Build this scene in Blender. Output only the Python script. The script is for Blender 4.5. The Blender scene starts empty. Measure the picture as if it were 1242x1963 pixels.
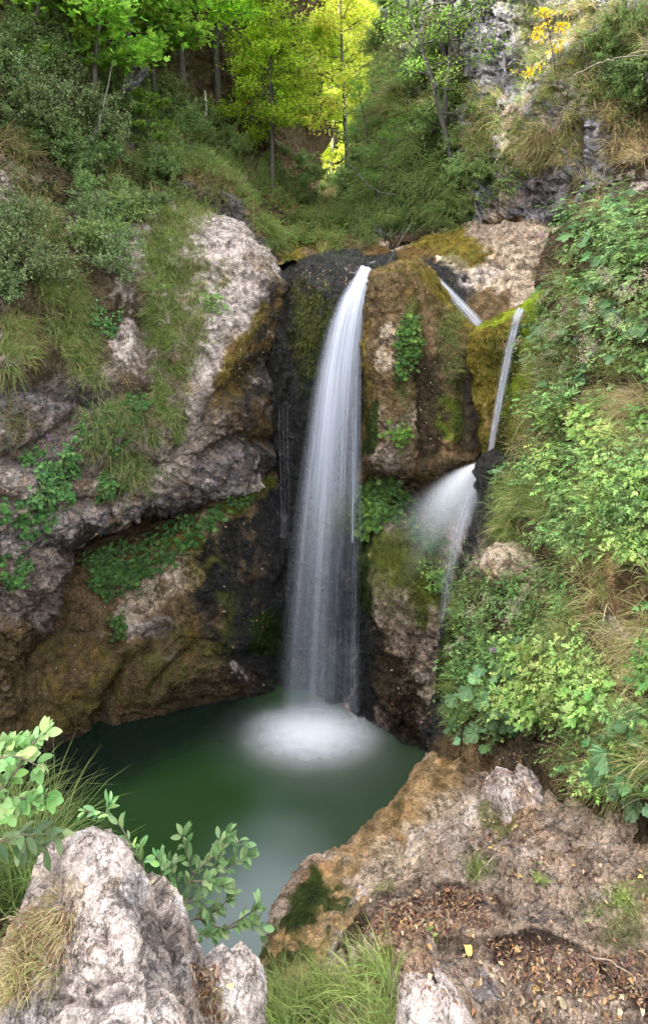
import bpy, math, random
import numpy as np
from mathutils import Vector, Matrix
from mathutils.bvhtree import BVHTree

C = bpy.context.scene.collection
rng = np.random.default_rng(7)
random.seed(7)

# ------------------------------------------------------------------ frame of reference
# camera stands at (0, 0, CAMZ) looking along +Y; F is the focal length in photograph pixels.
F, CX, HY, CAMZ = 1250.0, 621.0, 600.0, 5.4

def P(px, py, Y):
    return ((px - CX) / F * Y, Y, CAMZ - (py - HY) / F * Y)

def Pa(a):
    a = np.asarray(a, float)
    return np.stack([(a[..., 0] - CX) / F * a[..., 2], a[..., 2], CAMZ - (a[..., 1] - HY) / F * a[..., 2]], -1)

# ------------------------------------------------------------------ noise
_perm = np.random.default_rng(11).permutation(256).astype(np.int64)
_grad = np.random.default_rng(12).normal(size=(256, 3)); _grad /= np.linalg.norm(_grad, axis=1)[:, None]
_rnd = np.random.default_rng(13).random((256, 4))

def _h(i, j, k):
    return _perm[(_perm[(_perm[i & 255] + j) & 255] + k) & 255]

def perlin(p):
    p = np.asarray(p, float); sh = p.shape[:-1]; p = p.reshape(-1, 3)
    i = np.floor(p).astype(np.int64); f = p - i
    u = f * f * f * (f * (f * 6 - 15) + 10)
    out = np.zeros(len(p))
    for a in (0, 1):
        wa = u[:, 0] if a else 1 - u[:, 0]
        for b in (0, 1):
            wb = u[:, 1] if b else 1 - u[:, 1]
            for c in (0, 1):
                wc = u[:, 2] if c else 1 - u[:, 2]
                g = _grad[_h(i[:, 0] + a, i[:, 1] + b, i[:, 2] + c)]
                d = g[:, 0] * (f[:, 0] - a) + g[:, 1] * (f[:, 1] - b) + g[:, 2] * (f[:, 2] - c)
                out += wa * wb * wc * d
    return (out * 1.5).reshape(sh)

def fbm(p, octv=4, gain=0.5, off=0.0):
    p = np.asarray(p, float) + off
    s = np.zeros(p.shape[:-1]); a = 1.0; t = 0
    for o in range(octv):
        s += a * perlin(p * (2.03 ** o) + o * 17.3); t += a; a *= gain
    return s / t

def ridged(p, octv=3, off=0.0):
    p = np.asarray(p, float) + off
    s = np.zeros(p.shape[:-1]); a = 1.0; t = 0
    for o in range(octv):
        s += a * (1 - 2 * np.abs(perlin(p * (2.1 ** o) + o * 9.1))); t += a; a *= 0.5
    return s / t

def worley(p):
    """broken-rock facets: nearest cell's id, vector to its seed point, distance to the crack"""
    sh = p.shape[:-1]; p = p.reshape(-1, 3)
    i = np.floor(p).astype(np.int64)
    d1 = np.full(len(p), 9.0); d2 = np.full(len(p), 9.0)
    ident = np.zeros(len(p), np.int64); vec = np.zeros_like(p)
    for a in (-1, 0, 1):
        for b in (-1, 0, 1):
            for c in (-1, 0, 1):
                q = i + (a, b, c)
                h = _h(q[:, 0], q[:, 1], q[:, 2])
                v = p - (q + _rnd[h, :3])
                d = np.sqrt((v * v).sum(1))
                m = d < d1
                d2 = np.where(m, d1, np.minimum(d2, d))
                ident = np.where(m, h, ident); vec = np.where(m[:, None], v, vec); d1 = np.where(m, d, d1)
    return ident.reshape(sh), vec.reshape(sh + (3,)), (d2 - d1).reshape(sh)

def facets(p, tilt=0.9):
    ident, vec, e = worley(p)
    return (_rnd[ident, 3] - .5) + tilt * (vec * _grad[ident]).sum(-1), e

def sstep(a, b, x):
    t = np.clip((x - a) / (b - a), 0, 1); return t * t * (3 - 2 * t)

# ------------------------------------------------------------------ mesh building
def mesh(name, verts, faces, mat=None, col=None, attrs=None, smooth=True):
    verts = np.asarray(verts, np.float32).reshape(-1, 3); faces = np.asarray(faces, np.int32)
    k = faces.shape[1]
    me = bpy.data.meshes.new(name)
    me.vertices.add(len(verts)); me.vertices.foreach_set('co', verts.ravel())
    me.loops.add(faces.size); me.loops.foreach_set('vertex_index', faces.ravel())
    me.polygons.add(len(faces)); me.polygons.foreach_set('loop_start', np.arange(0, faces.size, k, dtype=np.int32))
    me.polygons.foreach_set('use_smooth', np.full(len(faces), smooth, bool))
    me.update(calc_edges=True)
    if col is not None:
        c = np.ones((len(verts), 4), np.float32); c[:, :3] = np.asarray(col).reshape(-1, 3)
        me.attributes.new('Col', 'FLOAT_COLOR', 'POINT').data.foreach_set('color', c.ravel())
    for n, v in (attrs or {}).items():
        me.attributes.new(n, 'FLOAT', 'POINT').data.foreach_set('value', np.asarray(v, np.float32).ravel())
    if mat: me.materials.append(mat)
    return me

def link(name, me, parent=None, loc=None):
    o = bpy.data.objects.new(name, me); C.objects.link(o)
    if parent is not None: o.parent = parent
    if loc is not None: o.location = loc
    return o

def tag(o, label=None, cat=None, group=None, kind=None):
    if label: o['label'] = label
    if cat: o['category'] = cat
    if group: o['group'] = group
    if kind: o['kind'] = kind
    return o

def thing(name, label, cat, loc=(0, 0, 0), group=None):
    o = bpy.data.objects.new(name, None); C.objects.link(o); o.location = loc
    o.empty_display_size = .1
    return tag(o, label, cat, group)

def copy_thing(root, M, label=None, group=None):
    r = root.copy(); C.objects.link(r); r.matrix_world = M
    if label: r['label'] = label
    if group: r['group'] = group
    for ch in root.children:
        c = ch.copy(); C.objects.link(c); c.parent = r
    return r

def grid_faces(nv, nu, off=0):
    a = np.arange(nv * nu).reshape(nv, nu)
    return np.stack([a[:-1, :-1], a[:-1, 1:], a[1:, 1:], a[1:, :-1]], -1).reshape(-1, 4) + off

class Geo:
    """collects pieces of one mesh, faces all of one size"""
    def __init__(s): s.v = []; s.f = []; s.c = []; s.n = 0
    def add(s, v, f, c):
        v = np.asarray(v, float).reshape(-1, 3); f = np.asarray(f)
        s.v.append(v); s.f.append(f + s.n); s.n += len(v)
        c = np.asarray(c, float)
        s.c.append(np.broadcast_to(c, v.shape) if c.ndim == 1 else c.reshape(-1, 3))
    def build(s, name, mat, smooth=True):
        return mesh(name, np.concatenate(s.v), np.concatenate(s.f), mat, np.concatenate(s.c), smooth=smooth)

def norm(a): return a / np.maximum(np.linalg.norm(a, axis=-1, keepdims=True), 1e-9)

def tube(g, pts, r0, r1, sides=6, col=(.08, .06, .05)):
    pts = np.asarray(pts, float); n = len(pts)
    t = norm(np.gradient(pts, axis=0))
    ref = np.where(np.abs(t[:, 2:3]) > .9, np.array([[1., 0, 0]]), np.array([[0, 0, 1.]]))
    a = norm(np.cross(t, ref)); b = np.cross(t, a)
    r = np.linspace(r0, r1, n)[:, None, None]
    th = np.linspace(0, 2 * np.pi, sides, endpoint=False)
    ring = pts[:, None] + r * (np.cos(th)[None, :, None] * a[:, None] + np.sin(th)[None, :, None] * b[:, None])
    idx = np.arange(n * sides).reshape(n, sides)
    f = np.stack([idx[:-1], np.roll(idx[:-1], -1, 1), np.roll(idx[1:], -1, 1), idx[1:]], -1).reshape(-1, 4)
    g.add(ring, f, col)

# leaf templates: (along, across, lift) + triangles
def T(v, f): return np.array(v, float), np.array(f, int)
KITE = T([(0, 0, 0), (.42, .5, .10), (1, 0, -.04), (.42, -.5, .10)], [(0, 2, 1), (0, 3, 2)])
def _oval(serr=0.0):
    v = []; f = []
    prof = [(0, .0), (.15, .52), (.35, .9), (.55, 1.0), (.75, .78), (.9, .42), (1.0, .0)]
    for a, w in prof:
        z = -.22 * a * a
        v += [(a, 0, z), (a + serr * .03, .5 * w, z + .10 * w), (a + serr * .03, -.5 * w, z + .10 * w)]
    for i in range(len(prof) - 1):
        m, l, r = 3 * i, 3 * i + 1, 3 * i + 2
        f += [(m, m + 3, l), (l, m + 3, l + 3), (m, r, m + 3), (r, r + 3, m + 3)]
    return T(v, f)
OVAL = _oval()
def _fan(rad, cup=.1, notch=True, seed=0, ruffle=.03):
    n = len(rad); v = [(0.12, 0, 0)]; f = []
    th = np.linspace(-np.pi * .93, np.pi * .93, n) if notch else np.linspace(-np.pi, np.pi, n)
    for k in range(n):
        x = rad[k] * math.cos(th[k]); y = rad[k] * math.sin(th[k])
        v.append((.5 + .5 * x, .5 * y, cup * rad[k] * rad[k] * (1 + .5 * math.sin(3.3 * th[k] + seed)) + ruffle * (1 if k % 2 else -1)))
    for k in range(n - 1): f.append((0, k + 1, k + 2))
    return T(v, f)
ROUND = _fan([.8, 1.02, .9, 1.08, .92, 1.08, .94, 1.1, .96, 1.14, .96, 1.1, .94, 1.08, .92, 1.08, .9, 1.02, .8], .16, ruffle=.07)
LOBED = _fan([.5, .8, .6, .92, .55, .45, .85, 1.0, .8, .45, .55, .98, 1.15, .98, .55, .45, .8, 1.0, .85, .45, .55, .92, .6, .8, .5], .10)
def _pinnate():
    v = []; f = []
    for k, (a, s) in enumerate([(.25, .36), (.5, .40), (.74, .32)]):
        for sg in (1, -1):
            o = len(v); ca, sa = math.cos(.85), math.sin(.85) * sg
            for (la, lb, lc) in [(0, 0, 0), (.4, .2, .04), (1, 0, -.06), (.4, -.2, .04)]:
                v.append((a + s * (la * ca - lb * abs(sa)), s * (la * sa + lb * ca * 1.0), s * lc - .12 * a * a))
            f += [(o, o + 2, o + 1), (o, o + 3, o + 2)]
    o = len(v)
    v += [(.72, 0, -.06), (.86, .12, -.06), (1.12, 0, -.16), (.86, -.12, -.06)]; f += [(o, o + 2, o + 1), (o, o + 3, o + 2)]
    return T(v, f)
PINN = _pinnate()

def leaves(g, tpl, pos, d, nrm, length, width, col):
    v, f = tpl; n = len(pos)
    d = norm(d); s = norm(np.cross(nrm, d)); nn = np.cross(d, s)
    L = np.broadcast_to(np.asarray(length, float), (n,))[:, None, None]; W = np.broadcast_to(np.asarray(width, float), (n,))[:, None, None]
    p = pos[:, None] + L * v[None, :, 0:1] * d[:, None] + W * v[None, :, 1:2] * s[:, None] + L * v[None, :, 2:3] * nn[:, None]
    ff = (f[None] + (np.arange(n) * len(v))[:, None, None]).reshape(-1, 3)
    g.add(p, ff, np.repeat(np.broadcast_to(col, (n, 3)), len(v), 0))

def rdir(n, r=rng): return norm(r.normal(size=(n, 3)))
def mixcol(cols, n, r=rng, var=.18, w=None):
    cols = np.asarray(cols, float)
    c = cols[r.choice(len(cols), n, p=w)]
    return np.clip(c * (1 + var * r.normal(size=(n, 1))) * (1 + .06 * r.normal(size=(n, 3))), .003, .9)

# ------------------------------------------------------------------ materials
def nodes(name):
    m = bpy.data.materials.new(name); m.use_nodes = True
    nt = m.node_tree; nt.nodes.clear()
    out = nt.nodes.new('ShaderNodeOutputMaterial')
    return m, nt, out
def N(nt, t, **kw):
    n = nt.nodes.new(t)
    for k, v in kw.items():
        if k.startswith('_'): n.inputs[k[1:].replace('_', ' ')].default_value = v
        else: setattr(n, k, v)
    return n

def rock_material():
    m, nt, out = nodes('weathered_rock'); L = nt.links.new
    b = N(nt, 'ShaderNodeBsdfPrincipled'); L(b.outputs[0], out.inputs[0])
    geo = N(nt, 'ShaderNodeTexCoord')
    at = N(nt, 'ShaderNodeAttribute', attribute_name='Col'); rg = N(nt, 'ShaderNodeAttribute', attribute_name='rgh')
    n1 = N(nt, 'ShaderNodeTexNoise', _Scale=9.0, _Detail=8.0, _Roughness=.68); L(geo.outputs['Object'], n1.inputs['Vector'])
    n2 = N(nt, 'ShaderNodeTexNoise', _Scale=55.0, _Detail=6.0, _Roughness=.7); L(geo.outputs['Object'], n2.inputs['Vector'])
    vo = N(nt, 'ShaderNodeTexVoronoi', _Scale=28.0); L(geo.outputs['Object'], vo.inputs['Vector'])
    r1 = N(nt, 'ShaderNodeMapRange', _From_Min=.32, _From_Max=.68, _To_Min=.38, _To_Max=1.62); L(n1.outputs[0], r1.inputs[0])
    r2 = N(nt, 'ShaderNodeMapRange', _From_Min=.32, _From_Max=.68, _To_Min=.48, _To_Max=1.52); L(n2.outputs[0], r2.inputs[0])
    mu = N(nt, 'ShaderNodeMath', operation='MULTIPLY'); L(r1.outputs[0], mu.inputs[0]); L(r2.outputs[0], mu.inputs[1])
    vm = N(nt, 'ShaderNodeVectorMath', operation='SCALE'); L(at.outputs['Color'], vm.inputs[0]); L(mu.outputs[0], vm.inputs['Scale'])
    L(vm.outputs[0], b.inputs['Base Color'])
    L(rg.outputs['Fac'], b.inputs['Roughness'])
    ad = N(nt, 'ShaderNodeMath', operation='MULTIPLY_ADD'); L(n2.outputs[0], ad.inputs[0]); ad.inputs[1].default_value = .35; L(n1.outputs[0], ad.inputs[2])
    ad2 = N(nt, 'ShaderNodeMath', operation='MULTIPLY_ADD'); L(vo.outputs['Distance'], ad2.inputs[0]); ad2.inputs[1].default_value = .25; L(ad.outputs[0], ad2.inputs[2])
    n3 = N(nt, 'ShaderNodeTexNoise', _Scale=190.0, _Detail=4.0, _Roughness=.75); L(geo.outputs['Object'], n3.inputs['Vector'])
    r3 = N(nt, 'ShaderNodeMapRange', _From_Min=.34, _From_Max=.66, _To_Min=.45, _To_Max=1.55); L(n3.outputs[0], r3.inputs[0])
    mu2 = N(nt, 'ShaderNodeMath', operation='MULTIPLY'); L(mu.outputs[0], mu2.inputs[0]); L(r3.outputs[0], mu2.inputs[1]); 
    wv = N(nt, 'ShaderNodeVectorMath', operation='MULTIPLY_ADD'); L(n1.outputs['Color'], wv.inputs[0]); wv.inputs[1].default_value = (.22, .22, .22); L(geo.outputs['Object'], wv.inputs[2])
    ck = N(nt, 'ShaderNodeTexVoronoi', feature='DISTANCE_TO_EDGE', _Scale=7.0); L(wv.outputs[0], ck.inputs['Vector'])
    cr = N(nt, 'ShaderNodeMapRange', _From_Min=.0, _From_Max=.04, _To_Min=.42, _To_Max=1.0); L(ck.outputs['Distance'], cr.inputs[0])
    sm = N(nt, 'ShaderNodeAttribute', attribute_name='smo'); cm = N(nt, 'ShaderNodeMath', operation='MAXIMUM'); L(cr.outputs[0], cm.inputs[0]); L(sm.outputs['Fac'], cm.inputs[1])      # moss hides the cracks
    mu3 = N(nt, 'ShaderNodeMath', operation='MULTIPLY'); L(mu2.outputs[0], mu3.inputs[0]); L(cm.outputs[0], mu3.inputs[1]); L(mu3.outputs[0], vm.inputs['Scale'])
    spc = N(nt, 'ShaderNodeMapRange', _From_Min=.3, _From_Max=.85, _To_Min=.5, _To_Max=.08); L(rg.outputs['Fac'], spc.inputs[0]); L(spc.outputs[0], b.inputs['Specular IOR Level'])
    ad3 = N(nt, 'ShaderNodeMath', operation='MULTIPLY_ADD'); L(n3.outputs[0], ad3.inputs[0]); ad3.inputs[1].default_value = .16; L(ad2.outputs[0], ad3.inputs[2])
    ad4 = N(nt, 'ShaderNodeMath', operation='MULTIPLY_ADD'); L(cm.outputs[0], ad4.inputs[0]); ad4.inputs[1].default_value = .3; L(ad3.outputs[0], ad4.inputs[2])
    bp = N(nt, 'ShaderNodeBump', _Strength=1.0, _Distance=.075); L(ad4.outputs[0], bp.inputs['Height']); L(bp.outputs[0], b.inputs['Normal'])
    return m

def leaf_material(name, trans=.4, rough=.45, hue=.02, val=.25):
    m, nt, out = nodes(name); L = nt.links.new
    at = N(nt, 'ShaderNodeAttribute', attribute_name='Col'); oi = N(nt, 'ShaderNodeObjectInfo')
    hs = N(nt, 'ShaderNodeHueSaturation'); L(at.outputs['Color'], hs.inputs['Color'])
    a = N(nt, 'ShaderNodeMapRange', _To_Min=.5 - hue, _To_Max=.5 + hue); L(oi.outputs['Random'], a.inputs[0]); L(a.outputs[0], hs.inputs['Hue'])
    c = N(nt, 'ShaderNodeMapRange', _To_Min=1 - val, _To_Max=1 + val); L(oi.outputs['Random'], c.inputs[0]); L(c.outputs[0], hs.inputs['Value'])
    b = N(nt, 'ShaderNodeBsdfPrincipled', _Roughness=rough); L(hs.outputs[0], b.inputs['Base Color'])
    b.inputs['Specular IOR Level'].default_value = .18
    t = N(nt, 'ShaderNodeBsdfTranslucent'); L(hs.outputs[0], t.inputs['Color'])
    mx = N(nt, 'ShaderNodeMixShader', _Fac=trans); L(b.outputs[0], mx.inputs[1]); L(t.outputs[0], mx.inputs[2]); L(mx.outputs[0], out.inputs[0])
    return m

def bark_material():
    m, nt, out = nodes('bark'); L = nt.links.new
    at = N(nt, 'ShaderNodeAttribute', attribute_name='Col'); tc = N(nt, 'ShaderNodeTexCoord')
    mp = N(nt, 'ShaderNodeMapping'); mp.inputs['Scale'].default_value = (22, 22, 5); L(tc.outputs['Object'], mp.inputs[0])
    n = N(nt, 'ShaderNodeTexNoise', _Scale=1.5, _Detail=5.0); L(mp.outputs[0], n.inputs['Vector'])
    r = N(nt, 'ShaderNodeMapRange', _From_Min=.3, _From_Max=.7, _To_Min=.5, _To_Max=1.6); L(n.outputs[0], r.inputs[0])
    vm = N(nt, 'ShaderNodeVectorMath', operation='SCALE'); L(at.outputs['Color'], vm.inputs[0]); L(r.outputs[0], vm.inputs['Scale'])
    b = N(nt, 'ShaderNodeBsdfPrincipled', _Roughness=.85); L(vm.outputs[0], b.inputs['Base Color'])
    bp = N(nt, 'ShaderNodeBump', _Strength=.6, _Distance=.02); L(n.outputs[0], bp.inputs['Height']); L(bp.outputs[0], b.inputs['Normal'])
    L(b.outputs[0], out.inputs[0]); return m

def silky_material(name='silky_water', c=(.84, .86, .96, 1)):
    """long-exposure falling water: thin veils of white water, as dense as the 'alpha' of each strand"""
    m, nt, out = nodes(name); L = nt.links.new
    at = N(nt, 'ShaderNodeAttribute', attribute_name='alpha')
    d = N(nt, 'ShaderNodeBsdfDiffuse', _Color=c); t = N(nt, 'ShaderNodeBsdfTranslucent', _Color=c)
    mx = N(nt, 'ShaderNodeMixShader', _Fac=.45); L(d.outputs[0], mx.inputs[1]); L(t.outputs[0], mx.inputs[2])
    tr = N(nt, 'ShaderNodeBsdfTransparent')
    m2 = N(nt, 'ShaderNodeMixShader'); L(at.outputs['Fac'], m2.inputs[0]); L(tr.outputs[0], m2.inputs[1]); L(mx.outputs[0], m2.inputs[2])
    L(m2.outputs[0], out.inputs[0]); return m

def pool_material():
    m, nt, out = nodes('pool_water'); L = nt.links.new
    at = N(nt, 'ShaderNodeAttribute', attribute_name='Col'); tc = N(nt, 'ShaderNodeTexCoord')
    b = N(nt, 'ShaderNodeBsdfPrincipled', _Roughness=.16, _IOR=1.33); L(at.outputs['Color'], b.inputs['Base Color'])
    n = N(nt, 'ShaderNodeTexNoise', _Scale=1.6, _Detail=3.0); L(tc.outputs['Object'], n.inputs['Vector'])
    bp = N(nt, 'ShaderNodeBump', _Strength=.12, _Distance=.05); L(n.outputs[0], bp.inputs['Height']); L(bp.outputs[0], b.inputs['Normal'])
    L(b.outputs[0], out.inputs[0]); return m

ROCK = rock_material(); BARK = bark_material(); SILK = silky_material(); FOAM = silky_material('foam', (.97, .97, .98, 1)); POOL = pool_material()
LEAF = leaf_material('leaf', .4); SUNLEAF = leaf_material('thin_leaf', .58, .5); GRASS = leaf_material('grass_blade', .35, .5, .0, .0)
DRY = leaf_material('dry_leaf', .2, .6, .015, .3)

# ------------------------------------------------------------------ rock masses
PAL = {  # albedo, roughness, smoothness of relief
    'pale': ((.53, .43, .37), .9, 0), 'warm': ((.50, .385, .27), .9, 0), 'grey': ((.175, .165, .175), .88, 0), 'dgrey': ((.125, .112, .11), .8, 0),
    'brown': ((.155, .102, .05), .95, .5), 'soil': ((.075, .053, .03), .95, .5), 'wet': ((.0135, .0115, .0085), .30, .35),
    'ochre': ((.37, .235, .11), .8, .5), 'rust': ((.145, .088, .03), .9, .6), 'moss': ((.085, .095, .016), .97, .8), 'gold': ((.155, .115, .02), .97, .8),
    'lime':  ((.17, .24, .012), .95, .85), 'dmoss': ((.028, .042, .009), .97, .8), 'green': ((.055, .085, .02), .97, .6), 'tan': ((.34, .25, .18), .92, .2),
    'wetbr': ((.045, .022, .012), .28, .4), 'purple': ((.25, .19, .15), .9, 0),
}

def spline(ctrl, k, t):
    """non-uniform Catmull-Rom through ctrl (first axis) at knots k"""
    n = len(k); k = np.asarray(k, float)
    sl = (ctrl[1:] - ctrl[:-1]) / (k[1:] - k[:-1]).reshape((-1,) + (1,) * (ctrl.ndim - 1))
    m = np.empty_like(ctrl); m[0] = sl[0]; m[-1] = sl[-1]
    w = ((k[2:] - k[1:-1]) / (k[2:] - k[:-2])).reshape((-1,) + (1,) * (ctrl.ndim - 1))
    m[1:-1] = sl[:-1] * w + sl[1:] * (1 - w)
    i = np.clip(np.searchsorted(k, t, side='right') - 1, 0, n - 2)
    h = (k[i + 1] - k[i]); s = ((t - k[i]) / h)
    sh = (-1,) + (1,) * (ctrl.ndim - 1); s = s.reshape(sh); h = h.reshape(sh)
    return ((2 * s**3 - 3 * s**2 + 1) * ctrl[i] + (s**3 - 2 * s**2 + s) * h * m[i] + (-2 * s**3 + 3 * s**2) * ctrl[i + 1] + (s**3 - s**2) * h * m[i + 1])

def seg_dist(px, py, pts):
    pts = np.asarray(pts, float)
    if len(pts) == 1: return np.hypot(px - pts[0, 0], py - pts[0, 1])
    best = np.full(px.shape, 1e9)
    for (ax, ay), (bx, by) in zip(pts[:-1], pts[1:]):
        dx, dy = bx - ax, by - ay
        t = np.clip(((px - ax) * dx + (py - ay) * dy) / (dx * dx + dy * dy), 0, 1)
        best = np.minimum(best, np.hypot(px - ax - t * dx, py - ay - t * dy))
    return best

BV, BF, BN = [], [], 0     # coarse copy of every rock mass, for planting things on

def under(row, z=-1.0, dY=.4):
    out = []
    for px, py, Y in row:
        x = (px - CX) / F * Y; Y2 = Y + dY
        out.append((CX + x / Y2 * F, HY + (CAMZ - z) / Y2 * F, Y2))
    return out

def rockmass(name, rows, base='grey', zones=(), grooves=(), big=.16, facet=.16, mid=.05, fine=.02, fs=1.6, bed=(0.3, 0.2, .93), bedk=1.9,
             step=2.4, off=0.0, upmoss=None, label=None, cat=None, closed=False):
    global BN
    ctrl = np.asarray(rows, float)                      # R, Cc, 3 (px, py, Y)
    W = Pa(ctrl)
    du = np.linalg.norm(np.diff(ctrl[..., :2], axis=1), axis=-1).mean(0) + 60 * np.abs(np.diff(ctrl[..., 2], axis=1)).mean(0)
    dv = np.linalg.norm(np.diff(ctrl[..., :2], axis=0), axis=-1).mean(1) + 60 * np.abs(np.diff(ctrl[..., 2], axis=0)).mean(1)
    ku = np.concatenate([[0], np.cumsum(np.maximum(du, 8))]); kv = np.concatenate([[0], np.cumsum(np.maximum(dv, 8))])
    tu = np.linspace(0, ku[-1], int(ku[-1] / step) + 2); tv = np.linspace(0, kv[-1], int(kv[-1] / step) + 2)
    full = np.concatenate([W, ctrl[..., :2]], -1)
    g = spline(full, kv, tv)                             # nv, Cc, 5
    g = spline(np.swapaxes(g, 0, 1), ku, tu).swapaxes(0, 1)
    p = g[..., :3].copy(); px, py = g[..., 3], g[..., 4]
    # paint: each zone is a stroke of one surface material
    wob = fbm(p * 1.7, 5, .6, off + 3.1); wob2 = fbm(p * 5.0, 4, .65, off + 8.7)
    b = PAL[base]
    col = np.ones(px.shape + (3,)) * b[0]; rgh = np.full(px.shape, b[1]); smo = np.full(px.shape, float(b[2]))
    for zn in zones:
        pts, rad, nm = zn[:3]; st = zn[3] if len(zn) > 3 else 1.0; ew = zn[4] if len(zn) > 4 else 1.2
        d = seg_dist(px, py, pts) / rad + ew * (wob * 1.0 + wob2 * .7)
        m = sstep(1.25, .62, d) * st
        if st < 1: m *= sstep(-.12, .12, wob2 + .5 * wob + (st - .5) * .5)
        q = PAL[nm]
        col = col * (1 - m[..., None]) + m[..., None] * np.array(q[0]); rgh = rgh * (1 - m) + m * q[1]; smo = smo * (1 - m) + m * q[2]
    # relief
    def nrmls(p):
        n = np.cross(np.gradient(p, axis=1), np.gradient(p, axis=0)); n = norm(n)
        to = np.array([0, 0, CAMZ]) - p
        if (n * to).sum(-1).mean() < 0: n = -n
        return n
    n0 = nrmls(p)
    bd = np.array(bed) / np.linalg.norm(bed)
    q = p + (p @ bd)[..., None] * bd * (bedk - 1)        # squeeze along the bedding
    warp = np.stack([fbm(p * .9 + k * 31.7, 3, .5, off) for k in range(3)], -1) * .20
    d = big * (fbm(p * .55, 4, .5, off) * 1.7 + .25 * ridged(p * .9, 3, off))
    f1, e1 = facets(q * fs * .55 + warp + off); f2, e2 = facets(q * fs * 1.5 + warp * 1.6 + off * 2); f3, e3 = facets(q * fs * 4.0 + warp * 3 + off * 3, 1.3); f4, e4 = facets(q * fs * 10.0 + warp * 6 + off * 4, 1.4)
    k = 1 - smo
    d += facet * (.66 * f1 * (.4 + .6 * k) + .34 * k * f2 + .20 * k * f3 + .05 * k * f4)
    d -= facet * k * (.16 * sstep(.08, 0, e1) + .10 * sstep(.10, 0, e2)) * (.5 + wob)
    d += mid * (fbm(p * 3.2, 4, .55, off) * 1.5) + fine * (fbm(p * 14, 4, .6, off) * (1 + 1.2 * k) + .55 * ridged(p * 16, 3, off) * k)
    for pts, rad, dep in grooves:
        d -= dep * np.exp(-(seg_dist(px, py, pts) / rad + .5 * wob2) ** 2)
    p = p + n0 * d[..., None]
    n1 = nrmls(p)
    if upmoss:
        nm, st, lo = upmoss
        m = sstep(lo, lo + .25, n1[..., 2] + .5 * wob + .25 * wob2) * st; q_ = PAL[nm]
        col = col * (1 - m[..., None]) + m[..., None] * np.array(q_[0]); rgh = rgh * (1 - m) + m * q_[1]
    # weathering: stains, lichen and mineral streaks with shapes of their own
    st1 = fbm(p * np.array([3.5, 3.5, .8]), 4, .6, off + 1.7); lic = fbm(p * 9.0, 3, .6, off + 4.4)
    tone = np.clip(1 + .50 * st1 + .35 * wob2 + .30 * (_rnd[worley(q * fs * 1.5 + warp * 1.6 + off * 2)[0], 0] - .5) * k, .45, 1.8)
    col = col * tone[..., None]
    lm = (sstep(.22, .36, lic) * .35 * k)[..., None]; col = col * (1 - lm) + lm * col.mean(-1, keepdims=True) * np.array([1.5, 1.45, 1.4])
    ru = (sstep(.18, .42, fbm(p * 2.3, 4, .6, off + 6.6)) * .4)[..., None]; col = col * (1 - ru) + ru * col * np.array([1.25, .86, .52])
    nv, nu = px.shape
    me = mesh(name, p, grid_faces(nv, nu), ROCK, np.clip(col, .004, .75), {'rgh': np.clip(rgh, .2, 1), 'smo': np.clip(smo * 1.6, 0, 1)})
    o = link(name, me)
    if label: tag(o, label, cat)
    else: o['kind'] = 'structure'
    s = 3
    c = p[::s, ::s]; BV.append(c.reshape(-1, 3)); BF.append(grid_faces(c.shape[0], c.shape[1], BN)); BN += c.shape[0] * c.shape[1]
    return o

# --- upper left slope of the gorge
rockmass('cliff_upper_left', [
    [(-400, -260, 10), (-150, -260, 11), (0, -260, 12.5), (150, -250, 14), (300, -220, 16.5), (420, -180, 19), (520, -120, 22), (640, -80, 26)],
    [(-400, 0, 8.8), (-150, 0, 9.8), (0, 0, 11), (150, 0, 12.5), (300, 50, 15), (420, 80, 18), (520, 120, 21), (620, 170, 25)],
    [(-400, 180, 8.2), (-150, 180, 9), (0, 180, 10), (150, 180, 11.5), (300, 190, 13.5), (400, 220, 15.6), (500, 270, 18), (620, 310, 22)],
    [(-400, 320, 7.8), (-150, 320, 8.5), (0, 320, 9.4), (150, 320, 10.8), (290, 300, 12.4), (390, 315, 13.8), (480, 345, 15.2), (600, 375, 18)],
    [(-400, 430, 7.8), (-150, 430, 8.6), (0, 430, 9.4), (150, 430, 10.6), (290, 400, 12.2), (390, 400, 13), (480, 430, 13.8), (600, 440, 15)],
    [(-400, 520, 8.6), (-150, 520, 9), (0, 520, 10), (150, 520, 11), (290, 500, 12.4), (390, 500, 13), (480, 510, 13.4), (600, 520, 14)]],
    'soil', [([(0, 50), (200, 150), (350, 350)], 160, 'green', .6), ([(235, 90), (270, 300)], 30, 'grey', .9), ([(250, 230), (270, 290)], 35, 'grey'), ([(0, 330), (20, 350)], 40, 'pale'),
             ([(500, 300), (560, 380)], 50, 'brown'), ([(420, 200), (500, 300)], 45, 'soil')], big=.5, facet=.3, off=5.0, step=3.2)
# --- unseen slope added beside the tripod, shaped to keep the low sun off the gorge
def wz(x, y, z): return (CX + x / y * F, HY + (CAMZ - z) / y * F, y)
rockmass('sun_block_slope', [
    [wz(-15, .6, 22), wz(-15.5, 3, 22), wz(-16, 6, 22), wz(-15, 9.5, 22), wz(-14, 13, 28), wz(-13, 17, 13)],
    [wz(-7.5, .6, 11), wz(-8, 3, 11.5), wz(-8.6, 6, 12), wz(-8.2, 9.5, 14), wz(-9, 13, 15), wz(-9, 17, 10.5)],
    [wz(-5.5, .6, 5), wz(-6, 3, 5), wz(-7, 6, 5.5), wz(-8.4, 9.5, 6), wz(-8.6, 13, 9), wz(-8, 17, 9.5)],
    [wz(-4.6, .6, 1), wz(-5, 3, 1), wz(-6, 6, 0), wz(-8, 9.5, 2), wz(-9, 13, 6), wz(-8, 17, 9)]], 'soil', [([(-3000, 0)], 4000, 'green', .6)], big=.5, facet=.3, off=7.0, step=60)
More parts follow.
